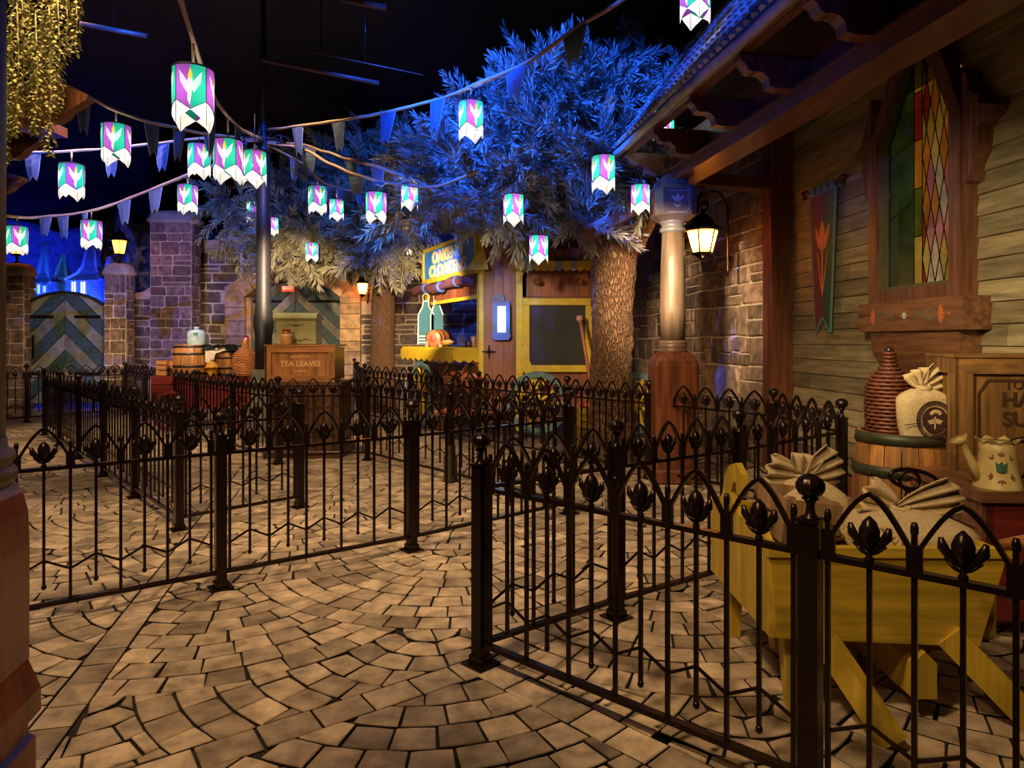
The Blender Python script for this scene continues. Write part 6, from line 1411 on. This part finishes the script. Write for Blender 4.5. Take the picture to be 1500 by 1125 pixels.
def demijohn(label, c, r, h, mat, rows, cols, group=None, cap=None, thick=.008):
    t = thing('wicker_demijohn', label, 'demijohn', c, 0, group)
    prof = [(.80, 0), (.93, .06), (1.0, .22), (1.0, .45), (.93, .56), (.72, .66), (.45, .73), (.26, .79), (.20, .86), (.18, .94)]
    def rad(q):
        for (r0, z0), (r1, z1) in zip(prof[:-1], prof[1:]):
            if z0 <= q <= z1: k = (q-z0)/(z1-z0); return r*(r0+(r1-r0)*k)
        return r*prof[-1][0]
    MB().lathe([(a*r*.95, z*h) for a, z in prof], 28).build('inner_bottle', M('wicker_gap', (.05, .02, .01), .8), t)
    mb = MB()
    for i in range(rows):
        q = .94*(i+.5)/rows; R_ = rad(q); pts = []
        for k in range(cols*2+1): a = PI*k/cols; rr = R_+thick*.9*(1 if (k+i) % 2 else -.8); pts.append((rr*math.cos(a), rr*math.sin(a), q*h+.003*((k+i) % 2)))
        mb.tube(pts, .94*h/rows*.46, 5, cap=False, flat=1)
    mb.build('wicker_weave', mat, t, kind='stuff')
    MB().lathe([(r*.20, .93*h), (r*.22, .95*h), (r*.17, .99*h), (r*.1, 1.0*h)], 12).build('neck_cap', cap or mat, t); return t
demijohn('tan wicker demijohn at the right end of the red wagon', Vector(((353-750)*.0121, WY+.1, zt2)), .205, .66, wick, 20, 11)
for (px, lo, hi, lb) in ((226, 0, .28, 'small orange crate at the left end of the red wagon'), (242, 0, .26, 'small orange crate next to the larger wagon barrel')):
    x = (px-750)*.0123; slat_crate('small_crate', lb, (x, WY+.15+(.1 if px > 230 else 0), zt2), (x+.19, WY+.5, zt2+hi), crx, n=3)
# ------------------------------------------------------------------ right foreground: bench, barrel, demijohn, sacks, crate, can
RY = 3.62
bn = thing('goods_bench', 'long red-brown wooden bench by the plank wall holding crate and watering can', 'bench', (2.95, 4.2, 0))
def rq(s, y, z): return Vector((s, y, z))
bF = frame((2.52, 3.66, 0), (1, -.05, 0)); 
MB().box((-.02, -.03, .74), (1.12, 1.30, .80), F=bF).build('bench_top', brownx, bn, world=True)
MB().box((.02, .0, .1), (1.1, .03, .74), F=bF).build('front_panel', wood('bench_red', (.15, .018, .012), .45, 2.5, .3, 0, .2), bn, world=True)
MB().box((0, 0, 0), (.06, .06, .74), F=bF).build('leg', brownw, bn, world=True); MB().box((0, 1.2, 0), (.06, 1.26, .74), F=bF).build('leg', brownw, bn, world=True)
for k in range(4): MB().box((.0, .06, .12+k*.155), (.03, 1.2, .27+k*.155-.006), F=bF, tint=rnd.random()).build('side_board', brownx, bn, world=True)
cF = frame((2.74, 4.22, .80), (1, -.22, 0))
T = framed_crate('stencilled_crate', 'big brown crate with worn black stencil lettering at the right edge', cF, .93, .46, .70, .10, (wood('old_crate', (.20, .095, .028), .5, 2.4, .35, 2, .25, .3), wood('old_crate_long', (.21, .10, .03), .5, 2.4, .35, 0, .25, .3)), [("TOM & KAI", .53, .075, .001), ("HARDY", .44, .12, .004), ("SUPPLY", .32, .12, .004), ("ICE", .21, .11, .004)], M('stencil_dark', (.05, .022, .008), .6, var=0))
mb = MB(); zz0 = .50
for a_, b_ in (((.19, .50), (.14, .42)), ((.19, .50), (.74, .50)), ((.74, .50), (.79, .42)), ((.14, .42), (.14, .12)), ((.79, .42), (.79, .12))):
    mb.bar(cF @ Vector((a_[0], .023, a_[1]+.06)), cF @ Vector((b_[0], .023, b_[1]+.06)), .006, .016)
mb.build('stencil_border', MATS['stencil_dark'], T, world=True)
t = thing('watering_can', 'cream enamel watering can with painted green tulip on the bench', 'watering can', (2.66, 3.74, .80), -.12); cm = M('cream_enamel', (.66, .50, .20), .35, var=.1); tg = M('enamel_green', (.05, .13, .09), .4, var=0); tr = M('enamel_brown', (.22, .06, .03), .4, var=0)
mb = MB(); lv = [(.120, 0), (.115, .01), (.098, .10), (.086, .20), (.088, .255)]; N8 = 32
mb.lathe(lv, N8, cap=True); mb.build('can_body', cm, t)
mb = MB(); v = []
for k in range(32): a = 2*PI*k/32; rr = .092+.006*math.cos(8*a); v += [(rr*math.cos(a), rr*math.sin(a), .25), ((rr+.012)*math.cos(a), (rr+.012)*math.sin(a), .262+.012*math.cos(8*a))]
mb.add(v, [(2*k, 2*((k+1) % 32), 2*((k+1) % 32)+1, 2*k+1) for k in range(32)], 0, True).build('scalloped_rim', cm, t)
MB().tube([(-.10, 0, .05), (-.135, 0, .14), (-.175, 0, .225), (-.185, 0, .238)], [.028, .021, .018, .02], 12).build('spout', cm, t); MB().tube([(-.182, 0, .232), (-.205, 0, .27)], [.02, .052], 14).build('rose', cm, t)
MB().tube(catmull([(.08, 0, .24), (.14, 0, .25), (.18, 0, .19), (.17, 0, .10), (.11, 0, .05)], 5), .008, 7).build('handle', iron, t)
MB().tube(catmull([(.06, 0, .255), (.12, .0, .275), (.2, 0, .265)], 4), .004, 6).build('wire_bail', iron, t)
def on_can(pts, mat_, nm, dx=0):
    mb = MB()
    for pl in pts:
        vv = []
        for (x, z) in pl:
            rr = .1185-(z*.13)+.002; a = -PI/2+(x+dx)/.10-.32; vv.append((rr*math.cos(a), rr*math.sin(a), z))
        mb.add(vv, [tuple(range(len(vv)))])
    mb.build(nm, mat_, t)
on_can([[(-.022, .105), (.0, .095), (.022, .105), (.028, .155), (.012, .14), (0, .158), (-.012, .14), (-.028, .155)]], tg, 'painted_tulip')
def sprigs(cx, cz, dirs): return [[(cx, cz), (cx+.014*math.cos(a-.3), cz+.014*math.sin(a-.3)), (cx+.028*math.cos(a), cz+.028*math.sin(a)), (cx+.014*math.cos(a+.3), cz+.014*math.sin(a+.3))] for a in dirs]
on_can(sprigs(.0, .185, (1.57, .7, 2.4))+sprigs(.038, .168, (.2, 1.2))+sprigs(-.036, .17, (1.9, 3.0))+sprigs(0, .06, (4.7, 3.9, 5.5))+sprigs(.035, .075, (0, .9, 5.6))+sprigs(-.035, .075, (3.1, 2.2, 3.9)), tr, 'painted_sprigs')
bc = Vector((2.66, 4.66, 0)); barrel('wooden_barrel', 'large oak barrel with green-black hoops below the window shelf', bc, .272, .99, (wood('barrel_orange', (.34, .15, .045), .42, 2.4, .35, 2, .3, .25, .1), M('hoop_green', (.045, .045, .022), .5, .3, var=.2)), 18, bulge=.12, hoops=(.04, .25, .75, .965))
demijohn('dark red wicker demijohn behind the sack on the large barrel', bc+Vector((-.03, .10, .945)), .142, .62, wickd, 22, 13, cap=M('neck_glass', (.03, .015, .01), .1, var=0), thick=.010)
burl = M('burlap', (.50, .37, .20), .85, bump=.35, scale=90, var=.14, dist=.003); cord = M('sack_cord', (.10, .05, .03), .7)
def sack(label, c, rx, ry, h, ears, rz=0, seed=0, lay_=False, group=None, emblem=False, matn=None, tilt=0):
    t = thing('tied_sack', label, 'sack', c, rz, group); mat_ = matn or burl; mb = MB(); v = []; n = 28; m = 16
    for i in range(m+1):
        q = i/m
        if q < .72: k = q/.72; rr = (.86+.20*math.sin(k*PI*.62)) ; z = h*.70*k
        else: k = (q-.72)/.28; rr = .98*(1-k)**.6*1.02+.13*k; z = h*(.70+.14*k)
        for j in range(n):
            a = 2*PI*j/n; ca, sa = math.cos(a), math.sin(a); sq = 1/max(abs(ca), abs(sa))**.45
            wr_ = 1+.05*mnoise.noise(Vector((ca*2+seed, sa*2, q*3)))+(.12*math.sin(a*9+seed)*(q-.6) if q > .6 else .012*math.sin(a*11+q*9))
            v.append((rx*rr*ca*sq*wr_, ry*rr*sa*sq*wr_, z+.02*mnoise.noise(Vector((ca*2, sa*2, q*2+seed)))))
    f = [(i*n+j, i*n+(j+1) % n, i*n+n+(j+1) % n, i*n+n+j) for i in range(m) for j in range(n)]+[tuple(reversed(range(n))), tuple(range(m*n, m*n+n))]
    mb.add(v, f, 0, True); mb.build('sack_body', mat_, t)
    # gathered ear: fan of folds rising from the neck
    for (dx, dz, L) in ears:
        mb = MB(); d = Vector((dx, 0, dz)).normalized(); s = Vector((-d.z, 0, d.x)); v = []; nf = 15; nl = 6
        for i in range(nl):
            q = i/(nl-1)
            for j in range(nf):
                u = (j/(nf-1)-.5)*2; wd2 = (.025+.105*q**.8)*(1-.15*q*q); p = Vector((0, 0, h*.835))+d*(L*q*(1-.22*u*u))+s*(u*wd2)+Vector((0, 1, 0))*(.025*math.sin(j*1.7)*(.3+q)+.01); v.append(p)
        v2 = [p+Vector((0, .012, 0)) for p in v]; k0 = len(v)
        f = [(i*nf+j, i*nf+j+1, i*nf+nf+j+1, i*nf+nf+j) for i in range(nl-1) for j in range(nf-1)]; f2 = [tuple(k0+x for x in reversed(q_)) for q_ in f]
        ed = [j for j in range(nf)]+[i*nf+nf-1 for i in range(1, nl)]+[(nl-1)*nf+j for j in range(nf-2, -1, -1)]+[i*nf for i in range(nl-2, 0, -1)]
        fe = [(ed[k], k0+ed[k], k0+ed[(k+1) % len(ed)], ed[(k+1) % len(ed)]) for k in range(len(ed))]
        mb.add(v+v2, f+f2+fe, 0, True); mb.build('gathered_neck', mat_, t)
    mb = MB()
    for z_ in (.822, .845): mb.tube([(.038*math.cos(2*PI*k/14), .038*math.sin(2*PI*k/14), h*z_+.004*math.sin(k)) for k in range(15)], .009, 6, cap=False)
    mb.build('tie_cord', mat_ if not emblem else burl, t)
    if emblem:
        zc = h*.36; em = M('emblem_ink', (.045, .015, .012), .7, var=0); y0 = -ry*1.12; mb = MB(); R_ = h*.29
        def dd(a, r): return (r*math.cos(a)+rx*.12, zc+r*math.sin(a))
        N_ = 32
        for (ra, rb) in ((R_, R_*.93), (R_*.86, R_*.82)):
            for k in range(N_): a0_, a1_ = 2*PI*k/N_, 2*PI*(k+1)/N_; mb.prism([dd(a0_, ra), dd(a1_, ra), dd(a1_, rb), dd(a0_, rb)], y0-.004, y0)
        for k in range(N_):
            a0_, a1_ = 2*PI*k/N_, 2*PI*(k+1)/N_; mb.prism([dd(a0_, R_*.68), dd(a1_, R_*.68), dd(0, 0)], y0-.004, y0)
        mb.build('printed_emblem', em, t); mb = MB(); cx_, cz_ = dd(0, 0)
        for k in range(5): a = PI*(k+1)/6; mb.blob((cx_+.03*math.cos(a)+.006, y0-.005, cz_+.03+.022*math.sin(a)), (.016, .004, .014), 8, 5)
        for sgn in (-1, 1): mb.prism([(cx_+.004, cz_+.01), (cx_+sgn*.05, cz_-.005), (cx_+sgn*.035, cz_-.03), (cx_, cz_-.02)], y0-.007, y0-.003)
        mb.prism([(cx_-.004, cz_+.02), (cx_+.004, cz_+.02), (cx_+.002, cz_-.06), (cx_-.006, cz_-.06)], y0-.007, y0-.003)
        mb.build('emblem_plant', burl, t)
        mb = MB(); mb.tube(catmull([(-rx*1.05, y0*.8, zc-.035), (-rx*.5, y0*1.0-.004, zc-.02), (-R_*.8+rx*.12, y0-.006, zc-.01)], 4), .003, 5); mb.build('printed_line', em, t)
    return t
sack('cream sack with round dark plant emblem on the large barrel', bc+Vector((.03, -.20, .945)), .165, .07, .42, [(-.35, 1, .13), (.9, .55, .17)], .05, 3, emblem=True)
# ------------------------------------------------------------------ yellow cart with sacks
cyw = wood('cart_yellow', (.55, .36, .03), .45, 2.2, .22, 0, .12, .2); cyv = wood('cart_yellow_upright', (.52, .34, .03), .45, 2.2, .22, 2, .12, .2)
CT = thing('yellow_cart', 'big yellow wooden cart on splayed legs behind the nearest railing', 'cart', (1.6, 3.2, 0)); cY = 2.92
kx0_, kx1_ = (1128-750)*.00292, (1472-750)*.00292; z0_, z1_ = .33, .715
def wedge(name, v, mat, tint=.5): return MB().add(v, [(3, 2, 1, 0), (4, 5, 6, 7), (0, 1, 5, 4), (1, 2, 6, 5), (2, 3, 7, 6), (3, 0, 4, 7)], 0, False, tint).build(name, mat, CT, world=True)
cF2 = frame((kx0_, cY, 0), (1, -.02, 0)); Wc = kx1_-kx0_
MB().prism([(.03, z0_), (Wc-.12, z0_-.03), (Wc, z1_-.01), (-.0, z1_)], 0, .03, F=cF2).build('front_board', cyw, CT, world=True)
MB().box((-.01, -.012, z1_-.035), (Wc+.01, .035, z1_+.005), F=cF2).build('top_lip', cyw, CT, world=True)
MB().prism([(.03, z0_), (Wc-.12, z0_-.03), (Wc, z1_-.01), (-.0, z1_)], .86, .89, F=cF2).build('back_board', cyw, CT, world=True)
MB().box((.03, .03, z0_-.01), (Wc-.1, .86, z0_+.02), F=cF2).build('bed_board', cyw, CT, world=True)
MB().box((Wc-.06, .03, z0_), (Wc-.03, .86, z1_), F=cF2).build('end_board', cyv, CT, world=True)
# left end board with scrolled top, leaning outward
Fs = frame((kx0_+.012, cY+.01, 0), (0, 1, 0)); 
sp = [(0, z0_), (.86, z0_), (.86, .72), (.74, .74), (.66, .80), (.62, .90), (.55, .97), (.44, 1.0), (.36, .96), (.34, .88), (.38, .84), (.44, .86), (.44, .90), (.48, .90), (.52, .84), (.48, .78), (.38, .75), (.24, .78), (.14, .80), (.08, .76), (.0, .715)]
MB().prism([(x, z) for x, z in sp], -.02, .01, F=Fs).build('scrolled_end', cyv, CT, world=True)
mb = MB(); mb.tube(catmull([Fs @ Vector((x, -.024, z)) for x, z in ((.05, .70), (.14, .74), (.22, .71), (.30, .62), (.34, .45), (.36, .36))], 4), .006, 5); mb.build('carved_line', MATS['sack_cord'], CT, world=True)
def leg(a, b, w1, w2, nm='leg'): MB().bar(a, b, w1, w2).build(nm, cyv, CT, world=True)
leg((kx0_+.09, cY+.06, z0_+.02), (kx0_+.12, cY+.06, 0.0), .07, .05); leg((kx0_+.12, cY+.80, z0_+.02), (kx0_+.1, cY+.80, 0), .06, .06)
leg((1.33, cY-.02, z0_+.0), (1.50, cY-.24, .02), .06, .10, 'splayed_leg'); leg((1.86, cY-.0, z0_+.02), (2.16, cY-.10, .02), .07, .11, 'splayed_leg')
MB().prism([(0, 0), (.10, 0), (.10, .15), (.05, .20), (0, .15)], -.0, .5, F=frame((1.70, cY-.03, .085), (1, 0, 0))).build('axle_beam', cyv, CT, world=True)
leg((1.3, cY+.5, .12), (2.15, cY+.5, .12), .08, .10, 'cross_beam'); leg((1.75, cY+.5, .0), (1.75, cY+.5, z0_), .08, .08); leg((2.10, cY+.75, .0), (2.05, cY+.75, z0_), .08, .08)
sack('cream sack with a large gathered bow at the back of the cart', Vector((1.50, cY+.58, z0_+.02)), .19, .15, .66, [(1, .45, .22), (-1, .1, .20), (.3, 1, .12)], .1, 8)
sack('wide cream sack slumped along the middle of the cart', Vector((1.83, cY+.30, z0_+.02)), .30, .20, .55, [(1, .2, .30), (-.8, .25, .18)], -.05, 12)
tbx = slat_crate('slatted_box', 'open slatted wooden box at the left end of the cart', (kx0_+.05, cY+.10, z0_+.03), (kx0_+.30, cY+.5, .90), wood('pale_slats', (.34, .20, .10), .5, 2.4, .3, 2, .3), n=5)
tbx.rotation_euler = (0, .12, 0)
sl2 = thing('seed_box', 'small orange-brown wooden box lying tilted in the cart', 'box', (1.40, cY+.16, .62), .3)
MB().box((-.10, -.07, -.08), (.10, .07, .10), bev=.008).build('box_body', crx, sl2); MB().box((-.11, -.08, .10), (.11, .08, .115)).build('box_lid', crx, sl2); MB().box((-.03, -.078, .05), (.03, -.07, .12)).build('clasp', iron, sl2)
rp = thing('rope_coil', 'thick twisted tan rope looped over goods inside the cart', 'rope', (1.52, cY+.12, .66)); rpm = M('hemp', (.50, .34, .14), .8, bump=.4, scale=50)
ctr = catmull([Vector((1.46, cY+.08, .78)), Vector((1.50, cY+.06, .70)), Vector((1.56, cY+.07, .64)), Vector((1.66, cY+.07, .66)), Vector((1.70, cY+.09, .72)), Vector((1.66, cY+.12, .76))], 8)
for ph in (0, 2*PI/3, 4*PI/3):
    MB().tube([p+Vector((.013*math.cos(i*.7+ph), .013*math.sin(i*.7+ph)*.5, .013*math.sin(i*.7+ph))) for i, p in enumerate(ctr)], .012, 6).build('strand', rpm, rp, world=True)
ir = thing('iron_trivet_tool', 'black looped iron tool standing up between the sacks and barrel', 'tool', (2.0, cY+.78, .6)); hc = P(1339, 703, 3.5); mb = MB()
ov = [hc+Vector((.125*math.cos(2*PI*k/28)*1.0, .0, .050*math.sin(2*PI*k/28)-.02*math.cos(2*PI*k/28))) for k in range(29)]; mb.tube(ov, .011, 7, cap=False); mb.build('outer_loop', iron, ir, world=True)
mb = MB(); mb.tube([hc+Vector((-.03+.05*math.cos(2*PI*k/20), -.01, .048*math.sin(2*PI*k/20))) for k in range(21)], .010, 7, cap=False); mb.build('inner_ring', iron, ir, world=True)
MB().tube([hc+Vector((-.03, 0, -.05)), hc+Vector((-.03, 0, -.10)), Vector((hc.x-.03, hc.y, .1))], [.012, .022, .022], 8).build('stem', iron, ir, world=True); MB().tube([hc+Vector((.075, 0, -.04)), Vector((hc.x+.075, hc.y, .1))], [.012, .014], 8).build('stem', iron, ir, world=True)
hn = thing('cart_shaft_peg', 'orange wooden handle end poking past the second fence tulip at right edge', 'handle', P(1490, 797, 2.5)); MB().tube([P(1466, 799, 2.62), P(1510, 792, 2.5), P(1620, 790, 2.3)], [.022, .026, .026], 10).build('grip', M('handle_orange', (.5, .2, .05), .45), hn, world=True); MB().tube([P(1462, 799, 2.63), P(1466, 799, 2.62)], [.016, .023], 10).build('end_cap', M('handle_orange_dark', (.3, .1, .03), .45), hn, world=True)
